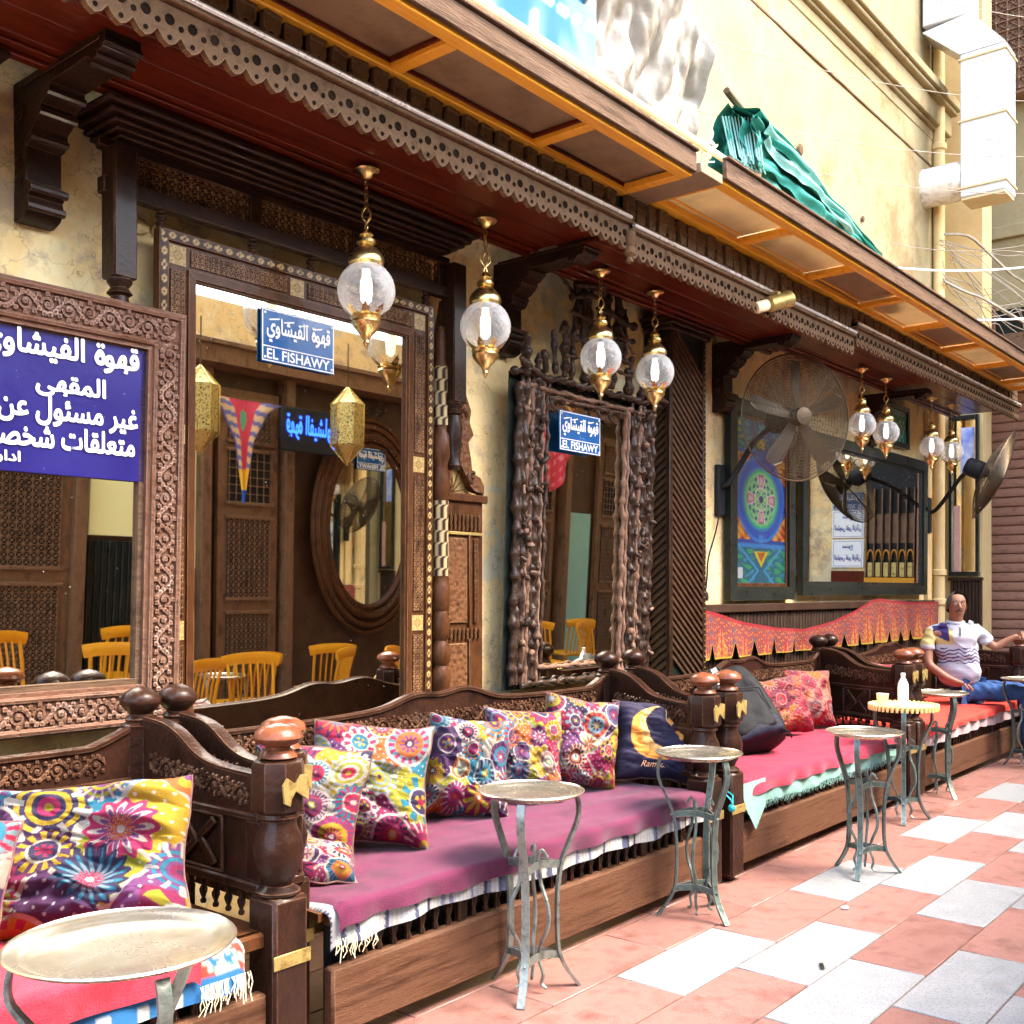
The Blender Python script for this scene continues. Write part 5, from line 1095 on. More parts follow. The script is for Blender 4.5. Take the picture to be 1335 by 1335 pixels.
    for side, on, xf, xb in ((0, left and post0, x0f, x0b), (1, right, x1f, x1b)):
        if not on: continue
        yf = YF + (back0 if side == 0 else 0)
        fp = MB(); fp.box(xf - .062, xf + .062, yf - .062, yf + .062, .03, .525, .010)
        fpo = fp.build('front_post', W, t, q)
        vs_ = MB(); vs_.lathe([(.05, .0), (.062, .004), (.064, .012), (.052, .02), (.040, .028), (.044, .04), (.060, .07), (.072, .10), (.075, .13), (.068, .165), (.054, .195), (.052, .215), (.062, .225), (.060, .235)], (xf, yf, .525), 20); vs_.build('turned_vase', W, fpo, q)
        MB().lathe([(.060, 0), (.075, .012), (.078, .02), (.078, .135), (.072, .15), (.05, .155)], (xf, yf, .76), 8).build('post_block', W, fpo, q)
        MB().lathe([(.045, 0), (.056, .006), (.050, .018), (.036, .03), (.036, .036), (.062, .048), (.072, .062), (.066, .08), (.045, .094), (.012, .102), (.003, .103)], (xf, yf, .915), 18).build('finial', FIN, fpo, q)
        bz = BZ[random.randrange(2)]; MB().prism([(xf - .04, .80), (xf - .02, .79), (xf - .015, .81), (xf + .0, .83), (xf + .045, .80), (xf + .05, .87), (xf + .02, .875), (xf, .85), (xf - .03, .87), (xf - .045, .85)], yf - .081, yf - .0735, 'y').build('brass_mount', BRP, fpo, q)
        MB().lathe([(.030, -.02), (.04, .0), (.045, .05), (.055, .07), (.055, .08)], (xf, yf, .02), 12).build('foot', W, t, q)
        MB().box(xf - .066, xf + .066, yf - .0665, yf - .0625, .33, .37, .001).build('brass_strap', BRP, t, q)
        if side == 0: MB().prism([(xf + .07, .33), (xf + .17, .33), (xf + .185, .355), (xf + .20, .335), (xf + .215, .355), (xf + .20, .38), (xf + .185, .365), (xf + .17, .38), (xf + .07, .375)], yf - .024, yf - .0185, 'y').build('brass_strap', BRP, t, q)
        bp_ = MB(); bp_.box(xb - .045, xb + .045, YB - .045, YB + .045, .0, .62, .006); bp_.lathe([(.04, 0), (.055, .01), (.05, .03), (.035, .04), (.058, .05), (.060, .06), (.060, .32), (.064, .335), (.05, .345)], (xb, YB, .62), 8); bpo = bp_.build('back_post', W, t, q)
        MB().lathe([(.045, 0), (.05, .01), (.035, .025), (.05, .04), (.066, .06), (.068, .075), (.055, .095), (.03, .11), (.004, .117)], (xb, YB, .965), 16).build('finial', W, bpo, q)
    return t
BZ = [0, 1]; FIN = mat('rubbed_red_finial', (.10, .026, .012), (.18, .060, .028), (.035, .013, .008), scale=14, rough=.25, bump=.15, coat=.6)
bench('nearest carved bench at the lower left under the carved mirror, with rose red velvet', -.9, 1.955, -.8, 1.96, left=False)
bench('carved bench with the purple velvet seat in the middle of the terrace', 2.075, 4.44, 2.10, 4.70, back0=.13)
bench('carved bench with the crimson velvet seat carrying the black backpack', 4.66, 7.10, 4.96, 7.42)
bench('farthest carved bench with the scarlet seat that the man sits on', 7.28, 9.95, 7.62, 9.95)

# ---- seat covers and throws
def cover(name, label, cat, x0, x1, m, z, front, drop, seed, C=None, back=-.52, step=.018):
    """draped cloth: seat part plus hang over the front edge"""
    nu, nv = int((x1 - x0) / step), 56; U, V = np.meshgrid(np.linspace(0, 1, nu), np.linspace(0, 1, nv)); X = x0 + U * (x1 - x0)
    fl = .72; dp = drop + .012 * fbm(X * 4, X * 0, seed + 1, 3)
    s_ = np.clip(V / fl, 0, 1); h = np.clip((V - fl) / (1 - fl), 0, 1); rd = .025
    ang = np.clip(h * 3, 0, 1) * PI / 2
    Y = back + (front + rd - back) * s_ - rd * np.sin(ang) * (h > 0); Zz = z + .008 * fbm(X * 3, Y * 5, seed, 4) * (1 - h) + .004 * fbm(X * 12, Y * 14, seed + 4, 3) * (1 - h) - (rd * (1 - np.cos(ang)) + np.clip(h - .33, 0, 1) / .67 * dp) * (h > 0)
    Y = Y - .010 * np.sin(X * 26 + 2 * fbm(X * 2, X * 0, seed)) * h - .006 * h
    ex = np.clip((.03 - np.minimum(X - x0, x1 - X)) / .03, 0, 1); Zz -= .02 * ex ** 2
    t = thing(name, label, cat, ((x0 + x1) / 2, front, z)); q = t.location
    grid_obj('cloth', np.stack([X - q[0], Y - q[1], Zz - q[2]], -1), C(X, V) if C else None, m, t)
    return t, q
def fringe(t, q, x0, x1, y, z, m, ln, seed, step=.012):
    r_ = random.Random(seed); f = MB(); x = x0
    while x < x1:
        l_ = ln * r_.uniform(.6, 1.2); dx = r_.uniform(-.008, .008); f.strap([(x, y, z), (x + dx + r_.uniform(-.004, .004), y - .005, z - l_ * .35), (x - dx * .6, y - .002, z - l_ * .7), (x + dx * 1.2, y + r_.uniform(-.008, .008), z - l_)], .0026, .0016, (1, 0, 0)); x += step * r_.uniform(.4, 1.1)
    f.build('fringe', m, t, q, kind='stuff')
def rag(X, V):
    rs = np.random.RandomState(4); cols = np.array([(.80, .80, .78), (.72, .76, .82), (.85, .82, .72), (.12, .14, .26), (.78, .78, .80), (.30, .33, .48), (.82, .84, .84), (.04, .05, .12)]); pr = np.array([.24, .16, .12, .12, .16, .08, .08, .04])
    idx = rs.choice(8, 900, p=pr); C = cols[idx[(np.floor((X + .002 * np.sin(V * 150)) / .017).astype(int)) % 900]]; w_ = (np.sin(X * 900) > .3); return .42 * C * np.where(w_, .82, 1.0)[..., None]
def floral(X, V):
    C = np.zeros(X.shape + (3,)); C[:] = (.84, .82, .76); g = fbm(X * 30, V * 22, 5, 3); C[g > .35] = (.75, .10, .06); C[g < -.45] = (.05, .30, .62); C[(g > -.1) & (g < .0)] = (.1, .5, .3); C[V > .90] = (.03, .25, .62); C[(V > .94) & (np.sin(X * 60) > .4)] = (.8, .85, .85); return C * .45
t, q = cover('rag_rug_throw', 'white and navy striped rag rug throw hanging under the purple velvet', 'throw', 2.12, 4.40, CLO, .444, YF - .038, .080, 11, rag, back=-.9, step=.005); fringe(t, q, 2.13, 2.3, YF - .05, .355, PAPER, .06, 3)
cover('purple_velvet_cover', 'purple velvet seat cover on the middle bench', 'seat cover', 2.14, 4.42, PURP, .462, YF - .052, .045, 12)
t, q = cover('mint_throw', 'mint green fringed throw hanging below the crimson velvet', 'throw', 4.76, 7.0, MINT, .444, YF - .038, .085, 13, back=-.9); fringe(t, q, 4.76, 7.0, YF - .048, .345, MINT, .035, 4)
cn_ = MB(); cn_.add([(4.70, YF - .055, .46), (4.96, YF - .055, .46), (4.96, YF - .06, .33), (4.84, YF - .064, .22), (4.74, YF - .06, .34)], [(0, 1, 2, 3, 4)]); cn_.build('hanging_corner', MINT, t, q, smooth=0)
cover('crimson_velvet_cover', 'crimson velvet seat cover under the black backpack', 'seat cover', 4.78, 7.02, CRIM, .462, YF - .052, .04, 14)
cover('pale_pink_throw', 'pale pink and white throw hanging below the scarlet seat cloth', 'throw', 7.42, 9.82, PINKC, .444, YF - .038, .085, 15, back=-.9)
cover('scarlet_seat_cloth', 'scarlet seat cloth under the seated man', 'seat cover', 7.44, 9.84, SCAR, .462, YF - .052, .03, 16)
t, q = cover('floral_throw', 'white and blue floral throw with yellow fringe under the rose velvet', 'throw', -.6, 1.81, CLO, .444, YF - .038, .11, 17, floral, back=-.9, step=.007); fringe(t, q, 1.66, 1.82, YF - .05, .35, PAPER, .07, 5, .009)
cover('rose_velvet_cover', 'rose red velvet seat cover on the nearest bench', 'seat cover', -.6, 1.66, ROSE, .470, YF - .055, .075, 18)
be = MB(); be.ball((4.50, YF - .11, .385), .018, 10, 7); be.tube([(4.49, YF - .07, .46), (4.47, YF - .12, .43), (4.50, YF - .115, .40), (4.53, YF - .1, .44), (4.50, YF - .07, .47)], .004, 5)
tag(be.build('tied_bead', TURQ), 'turquoise bead and cord tied at the corner of the purple seat', 'bead')

# ---- patchwork cushions
PAL = .35 * np.array([(.58, .008, .07), (.62, .38, .015), (.01, .22, .34), (.30, .010, .09), (.66, .15, .02), (.09, .018, .10), (.64, .58, .48), (.24, .36, .42), (.42, .38, .015), (.50, .015, .11), (.04, .025, .09), (.22, .05, .20)])
def patchwork(u, v, seed, dark=0):
    rs = np.random.RandomState(seed); x, y = u * 1.5 + 5 + rs.rand(), v * 1.5 + 5 + rs.rand(); th = .75 + rs.rand() * .2
    a = x * math.cos(th) - y * math.sin(th); b = x * math.sin(th) + y * math.cos(th); ci, cj = np.floor(a / 1.02).astype(int), np.floor(b / .92).astype(int)
    tab = rs.randint(0, len(PAL), (40, 40)); C = PAL[tab[ci % 40, cj % 40]].copy(); fa, fb = (a / 1.02) % 1, (b / .92) % 1
    sp = np.sin(x * 28) * np.sin(y * 28); C[(sp > .80)] = C[(sp > .80)] * .5 + .2; edge = (np.minimum(fa, 1 - fa) < .035) | (np.minimum(fb, 1 - fb) < .035); C[edge] = (.20, .18, .15)
    K = []
    for k in range(26):
        for tr in range(30):
            cx, cy, rr = rs.uniform(-1.05, 1.05), rs.uniform(-1.05, 1.05), rs.choice([.24, .30, .36, .42])
            if all((cx - p[0]) ** 2 + (cy - p[1]) ** 2 > (.80 * (rr + p[2])) ** 2 for p in K): K.append((cx, cy, rr)); break
    for cx, cy, rr in K:
        dx, dy = u - cx, v - cy; r_ = np.hypot(dx, dy) / rr; an = np.arctan2(dy, dx) + rs.rand() * 6; n = rs.choice([8, 10, 12, 16]); c = PAL[rs.permutation(len(PAL))[:6]]; ty = rs.randint(4)
        edge = 1 + (.10 * np.cos(an * n) if ty != 1 else 0); m = r_ < edge; C[m] = c[0]
        if ty == 0: C[m & (np.cos(an * n) > .1) & (r_ > .55) & (r_ < .92)] = c[1]; C[(r_ < .52)] = c[2]; C[(np.abs(r_ - .52) < .045)] = (.22, .20, .17); C[(r_ < .3) & (np.cos(an * n / 2) > 0)] = c[3]; C[r_ < .14] = c[4]
        elif ty == 1: C[(np.abs(r_ - .93) < .06)] = (.22, .20, .17); C[m & (r_ < .85) & (r_ > .6) & (np.sin(an * n * 1.5) > 0)] = c[1]; C[(r_ < .58)] = c[2]; C[(r_ < .4) & (np.cos(an * n) > -.2)] = c[3]; C[r_ < .2] = c[5]; C[r_ < .1] = (.22, .20, .17)
        elif ty == 2:
            pt = np.abs(np.cos(an * n / 2)); C[m & (r_ < pt * .95)] = c[1]; C[m & (r_ < pt * .70)] = c[2]; C[m & (r_ < pt * .42)] = c[3]; C[r_ < .12] = (.22, .20, .17)
        else: C[m & (np.floor(r_ * 7) % 2 == 1)] = c[1]; C[m & (r_ > .62) & (np.cos(an * n) > .55)] = (.22, .20, .17); C[(r_ < .3)] = c[2]; C[(r_ < .12)] = c[4]
    return C
def cushion(loc, wd, ht, lean, yaw, roll, label, seed, T=.085, Cf=None, n=150, wr=1.0):
    t = thing('cushion', label, 'cushion', loc, (R(-lean), R(roll), R(yaw)), 'cushions on the benches')
    def surf(nn, sg):
        U, V = np.meshgrid(np.linspace(-1, 1, nn), np.linspace(-1, 1, nn)); e = np.clip((1 - U ** 4) * (1 - V ** 4), 0, 1) ** .55
        X = wd / 2 * U * (1 - .085 * (1 - V ** 2)); Z = ht / 2 * V * (1 - .085 * (1 - U ** 2)); rid = .5 * fbm(U * 2.2, V * 2.2, seed, 3) + .35 * np.abs(fbm(U * 2 + V * 1.4, V * 3.6, seed + 7, 4)) + .15 * np.abs(np.sin((U * .8 - V) * 7 + 2 * fbm(U, V, seed))) * (V < .1)
        Y = -sg * T * 1.2 * e * (1 + .45 * wr * rid) + .012 * fbm(U * 2, V * 2, seed + 3, 2); X += .008 * fbm(V * 3, U, seed + 5, 3); Z += .006 * fbm(U * 3, V, seed + 6, 3) - .012 * wr * np.abs(fbm(U * 3, V * 2, seed + 9, 2)) * (V < 0)
        if sg < 0: X, Y, Z, U, V = X[:, ::-1], Y[:, ::-1], Z[:, ::-1], U[:, ::-1], V[:, ::-1]
        return U, V, np.stack([X, Y, Z + ht / 2], -1)
    f = Cf or (lambda u, v: patchwork(u, v, seed)); U, V, P = surf(n, 1); grid_obj('cushion_front', P, f(U, V), CLO, t)
    U, V, P = surf(60, -1); grid_obj('cushion_back', P, f(U, V), CLO, t)
    U, V, P = surf(40, 1); loop = [*P[0, :], *P[1:, -1], *P[-1, ::-1][1:], *P[::-1, 0][1:]]; MB().tube([tuple(p) for p in loop], .0042, 5, False).build('seam', SEAM, t, smooth=80); return t
SEAM = mat('seam_thread_cloth', (.10, .03, .06), (.16, .10, .05), scale=30, rough=.9)
cushion((1.49, -.96, .475), .54, .42, 26, -42, -3, 'large crumpled patchwork cushion on the nearest bench beside its end panel', 101, .10, n=200, wr=1.6, Cf=lambda u, v: patchwork(u * .78, v * .78, 101))
cushion((1.00, -1.02, .475), .40, .40, 24, -38, 4, 'patchwork cushion at the left edge of the photo behind the near tray', 102, .09, n=120)
cushion((2.36, -.74, .475), .42, .40, 14, -58, 6, 'patchwork cushion squeezed into the near corner of the purple bench behind the post', 103, .07, n=130)
cushion((2.22, -1.00, .475), .30, .17, 60, -30, 8, 'small crumpled patchwork cushion corner lying low beside the near post', 104, .05, n=90)
cushion((2.66, -.78, .475), .45, .45, 18, -40, 5, 'patchwork cushion with blue drop and orange flower, first of the row on purple velvet', 105, .09, n=180)
cushion((3.24, -.74, .475), .36, .42, 20, -38, 8, 'patchwork cushion second in the row on the purple bench, slumped and wrinkled', 109, .085, n=150, wr=1.4)
cushion((3.67, -.70, .475), .37, .41, 18, -36, 5, 'patchwork cushion third in the row on the purple bench', 107, .08, n=140, wr=1.4)
cushion((4.08, -.70, .475), .38, .43, 15, -36, 9, 'patchwork cushion fourth in the row, next to the dark moon cushion', 112, .08, n=140)
def ramadan(u, v):
    C = np.zeros(u.shape + (3,)); C[:] = (.014, .011, .032); r1 = np.hypot(u + .05, v - .10); r2 = np.hypot(u - .20, v - .27); m = (r1 < .72) & (r2 > .61); C[m] = (.50, .20, .03); C[m & (r2 < .76)] = (.55, .33, .11); C[m & (np.abs(fbm(u * 6, v * 6, 3, 3)) < .06)] = (.42, .13, .02)
    C[(np.abs(u - .32) < .012) & (v > .2) & (v < .92)] = (.85, .5, .2); C[(np.abs(u - .05) < .010) & (v > .4) & (v < .8)] = (.8, .5, .2)
    for cx, cy, s_ in ((.32, .12, .13), (.12, .40, .09), (.34, .72, .14)):
        d = np.abs(u - cx) / s_ + np.abs(v - cy) / (s_ * 1.5); C[d < 1] = (.48, .22, .04); C[(d < .55) & (np.sin(u * 90) > 0)] = (.4, .15, .05)
    return C
rc = cushion((4.44, -.93, .475), .47, .40, 24, -46, 5, 'dark navy cushion with an orange crescent moon beside the paired posts', 120, .085, Cf=ramadan, n=150, wr=1.3)
m = MB(); write(m, 'Ramadan', plane_M((-.04, -.0, .0), (1, 0, 0), (0, 0, 1)), width=.15, height=.030, off=.004, shear=.5)
m.v = [(p[0], -.066 - .03 * (1 - (p[0] / .22) ** 2) + (.0 if True else 0), p[2] + .062) for p in m.v]; flat_build(m, 'lettering', mat('copper_print', (.7, .33, .18), (.75, .4, .2), rough=.6), rc)
PALR = PAL
def dark_patch(s_): return lambda u, v: np.clip(patchwork(u, v, s_) * np.array([.75, .45, .4]) + np.array([.05, 0, 0]), 0, 1)
cushion((6.42, -.66, .475), .44, .38, 22, -25, -4, 'reddish brown patchwork cushion behind the black backpack, the left one', 131, .08, Cf=dark_patch(131), n=110)
cushion((6.88, -.62, .475), .40, .40, 18, -30, 5, 'red and yellow patchwork cushion at the far end of the crimson bench', 133, .08, Cf=dark_patch(133), n=110)
cushion((4.95, -.86, .475), .36, .36, 14, -60, 4, 'dark patchwork cushion tucked behind the backpack against the paired posts', 134, .07, Cf=dark_patch(134), n=90)
cushion((8.0, -.72, .475), .42, .40, 18, -45, 3, 'patchwork cushion behind the finial at the near end of the scarlet bench', 135, .08, Cf=dark_patch(135), n=90)

# ---- backpack
t = thing('backpack', 'black backpack lying against the posts on the crimson velvet', 'backpack', (5.62, -.86, .475), (R(-34), R(-18), R(-40)))
def sl(nn, wd, ht, T, seed, y0=0, z0=0, name='body', m=BAG, pw=.32):
    for sg in (1, -1):
        U, V = np.meshgrid(np.linspace(-1, 1, nn), np.linspace(-1, 1, nn)); e = np.clip((1 - np.abs(U) ** 5) * (1 - np.abs(V) ** 6), 0, 1) ** pw; tp = 1 - .18 * np.clip(V, 0, 1) ** 2
        X = wd / 2 * U * tp * (1 - .0 * V) * (1 - .06 * V ** 4); Z = ht / 2 * V * (1 - .07 * U ** 4); Y = -sg * T * e * (1 + .10 * fbm(U * 2.5, V * 2.5, seed, 4)) * (1 - .25 * V) + y0
        P = np.stack([X, Y, Z + ht / 2 + z0], -1)
        if sg < 0: P = P[:, ::-1]
        grid_obj(name if sg > 0 else name + '_back', P, None, m, t)
sl(40, .40, .54, .13, 3, 0, 0, 'main_bag', BAG); sl(30, .27, .30, .055, 5, -.125, .05, 'front_pocket', BAG); sl(24, .36, .22, .10, 8, -.06, .02, 'lower_bulge', BAGF)
z_ = MB(); z_.tube([(-.13, -.172, .16), (-.125, -.178, .30), (0, -.185, .335), (.125, -.178, .30), (.13, -.172, .16)], .0045, 5); z_.build('zip', BLACK, t)
z_ = MB(); z_.strap([(-.05, -.135, .52), (-.06, -.165, .45), (-.07, -.175, .40)], .035, .004, (1, 0, .1)); z_.build('grey_flap', mat('pale_grey_webbing', (.45, .45, .40), (.5, .5, .46), rough=.8), t)
for sx in (-1, 1):
    z_ = MB(); z_.strap(catmull([(sx * .12, -.08, .04), (sx * .15, -.13, .02), (sx * .17, -.15, -.01), (sx * .16, -.14, -.03)], 5), .022, .003, (0, 0, 1)); z_.build('strap', BLACK, t)
z_ = MB(); z_.tube(catmull([(-.05, .02, .52), (-.03, 0, .57), (.03, 0, .57), (.05, .02, .52)], 4), .009, 6); z_.build('handle', BLACK, t)
# ================================================================== TRAY TABLES
def tray_table(loc, label, iron=IRON, rot=0, tray_m=TRAY, tr=.185, bam=False):
    t = thing('tray_table', label, 'table', loc, (0, 0, rot), 'round tray tables on twisted iron legs')
    pr = [(.0, .683), (tr * .5, .682), (tr * .80, .682), (tr * .84, .686), (tr * .90, .693), (tr * .97, .695), (tr, .700), (tr + .003, .703), (tr, .706), (tr * .97, .700), (tr * .90, .699), (tr * .84, .692), (tr * .78, .687), (tr * .4, .6865), (.0, .6865)]
    m = MB(); n = 40; pr2 = pr[1:-1]
    m.lathe([(.001, .683)] + pr2 + [(.001, .6865)], n=n); m.build('tray', tray_m, t, smooth=50)
    if bam:
        b = MB()
        for k in range(44):
            a = 2 * PI * k / 44; b.box(tr - .006, tr + .006, -.008, .008, .672, .712, .003, Matrix.Rotation(a, 4, 'Z'))
        b.build('rim_strip', BAM, t, kind='stuff')
    for k in range(3):
        a = 2 * PI * k / 3; d = Vector((math.cos(a), math.sin(a), 0)); s_ = Vector((-math.sin(a), math.cos(a), 0))
        pts = catmull([d * r_ + Vector((0, 0, z)) for r_, z in ((tr * .90, .682), (tr * .96, .64), (tr * .93, .585), (.135, .50), (.112, .44), (.100, .36), (.096, .28), (.098, .18), (.106, .12), (.135, .06), (.178, .002))], 4)
        MB().strap(pts, .027, .010, s_).build('leg', iron, t)
        # S-shaped twisted bar
        a2 = a + PI / 3; d2 = Vector((math.cos(a2), math.sin(a2), 0)); s2 = Vector((-math.sin(a2), math.cos(a2), 0))
        pts = catmull([d2 * r_ + s2 * o + Vector((0, 0, z)) for r_, o, z in ((.065, .012, .475), (.050, .0, .50), (.038, -.006, .475), (.040, 0, .43), (.045, .002, .38), (.075, .002, .31), (.078, 0, .24), (.045, 0, .17), (.036, 0, .12), (.052, .004, .07), (.042, .006, .035), (.060, .010, .02))], 4)
        MB().tube(pts, [.0078 - .004 * abs(i / len(pts) - .5) for i in range(len(pts))], 6).build('twisted_bar', iron, t)
    for z in (.435, .118):
        b = MB()
        for k in range(3):
            a0, a1 = 2 * PI * k / 3, 2 * PI * (k + 1) / 3; rr = .112 if z > .3 else .106
            p = [Vector((rr * math.cos(a0), rr * math.sin(a0), z)), None, Vector((rr * math.cos(a1), rr * math.sin(a1), z))]; am = (a0 + a1) / 2; p[1] = Vector((.040 * math.cos(am), .040 * math.sin(am), z + .012))
            b.strap(catmull(p, 6), .026, .006, (0, 0, 1))
        for k in range(3):
            a = 2 * PI * k / 3; b.ball(((rr + .007) * math.cos(a), (rr + .007) * math.sin(a), z), .006, 6, 3)
        b.build('brace', iron, t)
    return t
tray_table((1.15, -1.70, 0), 'nearest round tray table at the bottom left corner', IRONL, R(20), tr=.22)
tray_table((2.93, -1.33, 0), 'silvery tray table before the purple bench, second from the left', IRONL, R(207))
tray_table((4.07, -1.35, 0), 'green iron tray table standing in front of the paired posts', IRON, R(250))
tray_table((5.20, -1.64, 0), 'dark green tray table standing out on the tiles before the backpack bench', IRON, R(190))
tray_table((6.55, -1.36, 0), 'tray table with a yellow rimmed tray carrying a water bottle and cup', IRON, R(320), BAM, .20, True)
tray_table((7.52, -1.27, 0), 'empty tray table directly behind the yellow rimmed one', IRON, R(230))
tray_table((9.12, -1.18 - .25, 0), 'tray table in front of the seated man near the shutter', IRON, R(200))
tray_table((9.75, -1.55, 0), 'farthest tray table at the right edge carrying the tea glass', IRON, R(250))
# things on the tables
t = thing('water_bottle', 'white plastic water bottle on the yellow rimmed tray', 'bottle', (6.63, -1.33, .6875)); 
MB().lathe([(.028, 0), (.032, .006), (.032, .05), (.030, .055), (.032, .06), (.032, .12), (.030, .14), (.018, .165), (.012, .175), (.012, .185)], n=18).build('bottle_body', PLAS, t)
MB().lathe([(.014, .185), (.015, .187), (.015, .202), (.012, .204)], n=14).build('cap', WHITE, t); MB().lathe([(.0325, .06), (.0328, .062), (.0328, .115), (.0325, .117)], n=18).build('label_band', mat('pale_blue_label', (.55, .68, .8), (.7, .8, .88), rough=.4), t)
t = thing('paper_cup', 'small cream paper cup on the yellow rimmed tray', 'cup', (6.50, -1.37 + .12, .6875)); MB().lathe([(.026, 0), (.028, .002), (.036, .078), (.038, .08), (.036, .082), (.034, .078), (.026, .006)], n=18).build('cup_body', PAPER, t)
t = thing('tea_glass', 'glass of amber tea on the tray in front of the seated man', 'glass', (9.28, -1.46, .6875)); MB().lathe([(.022, 0), (.024, .004), (.026, .055)], n=16).build('tea', TEA, t); MB().lathe([(.027, .056), (.030, .095), (.031, .10), (.028, .098), (.025, .056)], n=16).build('glass_rim', PLAS, t)
t = thing('phone', 'dark phone lying on the far tray', 'phone', (9.78, -1.52, .6875), (0, 0, .5)); MB().box(-.035, .035, -.07, .07, 0, .009, .003).build('phone_body', BLACK, t)
o = MB().ball((0, 0, 0), .022, 7, 5, (1, .8, .35)); o = o.build('litter_scrap', LET); o.location = (4.56, -1.80, .006); tag(o, 'small crumpled white scrap lying on the tiles', 'litter')
o = MB().box(-.03, .03, -.008, .008, 0, .004, .001).build('litter_clip', BLK); o.location = (3.80, -2.02, .002); o.rotation_euler = (0, 0, .5); tag(o, 'tiny dark flat scrap between two tiles', 'litter')

# ================================================================== SEATED MAN
def skin(name, pts, edges, m, parent, sub=2, root=0):
    """pts: (x,y,z,rx,ry)"""
    me = bpy.data.meshes.new(name); me.from_pydata([p[:3] for p in pts], edges, []); me.update(); o = bpy.data.objects.new(name, me); S.collection.objects.link(o)
    sk = o.modifiers.new('skin', 'SKIN'); sk.use_smooth_shade = True
    if not me.skin_vertices: bpy.context.view_layer.update()
    for i, p in enumerate(pts): me.skin_vertices[0].data[i].radius = (p[3], p[4])
    me.skin_vertices[0].data[root].use_root = True
    su = o.modifiers.new('sub', 'SUBSURF'); su.levels = sub; su.render_levels = sub
    dg = bpy.context.evaluated_depsgraph_get(); me2 = bpy.data.meshes.new_from_object(o.evaluated_get(dg)); bpy.data.objects.remove(o); me2.name = name
    return link(name, me2, m, parent, 180)
def person_mesh():
    t = thing('person', 'man in a white and navy polo shirt and blue jeans sitting on the far bench', 'person', (9.13, -.90, 0), (0, 0, R(-50.6)))
    # body skin: head is part of the same mesh through the neck
    P = [(.03, .06, .60, .13, .12), (.02, .06, .80, .13, .11), (.01, .06, 1.0, .15, .10), (.005, .05, 1.10, .08, .07), (0, .03, 1.165, .050, .052), (0, .01, 1.215, .062, .068), (0, .0, 1.275, .078, .092), (0, .005, 1.335, .074, .086), (0, .01, 1.372, .045, .05),
         (-.19, .06, 1.065, .058, .055), (-.235, .03, .92, .046, .044), (-.245, -.02, .79, .040, .038), (-.15, -.12, .70, .034, .032), (-.06, -.17, .655, .024, .022), (-.02, -.185, .645, .028, .016),
         (.20, .07, 1.07, .058, .055), (.27, .06, .98, .046, .044), (.33, .04, .925, .040, .038), (.41, .01, .985, .030, .030), (.465, -.01, 1.02, .022, .022), (.495, -.015, 1.03, .027, .018)]
    E = [(0, 1), (1, 2), (2, 3), (3, 4), (4, 5), (5, 6), (6, 7), (7, 8), (2, 9), (9, 10), (10, 11), (11, 12), (12, 13), (13, 14), (2, 15), (15, 16), (16, 17), (17, 18), (18, 19), (19, 20)]
    b = skin('body', P, E, SKIN, t, 2)
    fg = []
    for base, dr, up in (((-.01, -.19, .645), Vector((.75, -.4, -.35)), Vector((.3, .6, 0))), ((.505, -.015, 1.035), Vector((.85, -.1, .15)), Vector((0, .3, .5)))):
        base = Vector(base); up = up.normalized(); dr = dr.normalized(); sd_ = dr.cross(up).normalized()
        for k in range(4):
            o = (k - 1.5) * .013; L_ = (.052, .060, .057, .046)[k]; a = base + up * o + dr * .012
            p = [a, a + dr * L_ * .45 - sd_ * .004, a + dr * L_ * .8 - sd_ * .016, a + dr * L_ * .95 - sd_ * .028]; q_ = MB().tube(catmull(p, 3), [.0085, .0082, .008, .008, .0078, .0075, .007, .0068, .006, .005], 7); fg.append(q_)
        a = base + up * -.022; q_ = MB().tube(catmull([a - dr * .01, a + dr * .018 - sd_ * .02 - up * .01, a + dr * .036 - sd_ * .028 - up * .006], 4), [.010, .010, .0095, .009, .009, .0085, .008, .0075, .006], 7); fg.append(q_)
    fm = MB()
    for q_ in fg: fm.add(q_.v, q_.f)
    # merge fingers, nose and ears into the one body mesh
    hz = 1.275; fm.tube([(-.018, -.088, hz + .02), (-.018, -.106, hz - .018), (-.018, -.100, hz - .026)], [.008, .015, .011], 8)
    for sx in (-1, 1): fm.ball((sx * .079, .008, hz - .002), .024, 8, 6, (.35, .65, 1.1))
    for sx in (-1, 1): fm.ball((-.018 + sx * .030, -.079, hz + .028), .013, 8, 5, (1.1, .6, .5))
    fm.tube([(-.045, -.080, hz - .052), (-.018, -.092, hz - .054), (.009, -.082, hz - .052)], .006, 6)
    bm = bmesh.new(); bm.from_mesh(b.data); tmp = bpy.data.meshes.new('tmp'); tmp.from_pydata(fm.v, [], fm.f); bm.from_mesh(tmp); bmesh.ops.recalc_face_normals(bm, faces=bm.faces); bm.to_mesh(b.data); bm.free(); bpy.data.meshes.remove(tmp)
    b.data.polygons.foreach_set('use_smooth', [True] * len(b.data.polygons))
    for sx in (-1, 1):
        e = MB().ball((-.018 + sx * .030, -.0815, hz + .016), .0075, 8, 5, (1.3, .7, .45)).build('eye', LET, t); MB().ball((-.018 + sx * .030, -.0868, hz + .016), .0042, 8, 5, (1, .4, 1)).build('iris', HAIR, e)
        MB().tube([(-.018 + sx * .048, -.078, hz + .036), (-.018 + sx * .030, -.090, hz + .042), (-.018 + sx * .014, -.091, hz + .037)], .0042, 5).build('eyebrow', HAIR, t)
    MB().tube([(-.052, -.078, hz - .046), (-.030, -.094, hz - .038), (-.018, -.098, hz - .037), (-.006, -.094, hz - .038), (.014, -.080, hz - .046)], [.003, .006, .0065, .006, .003], 6).build('moustache', HAIR, t)
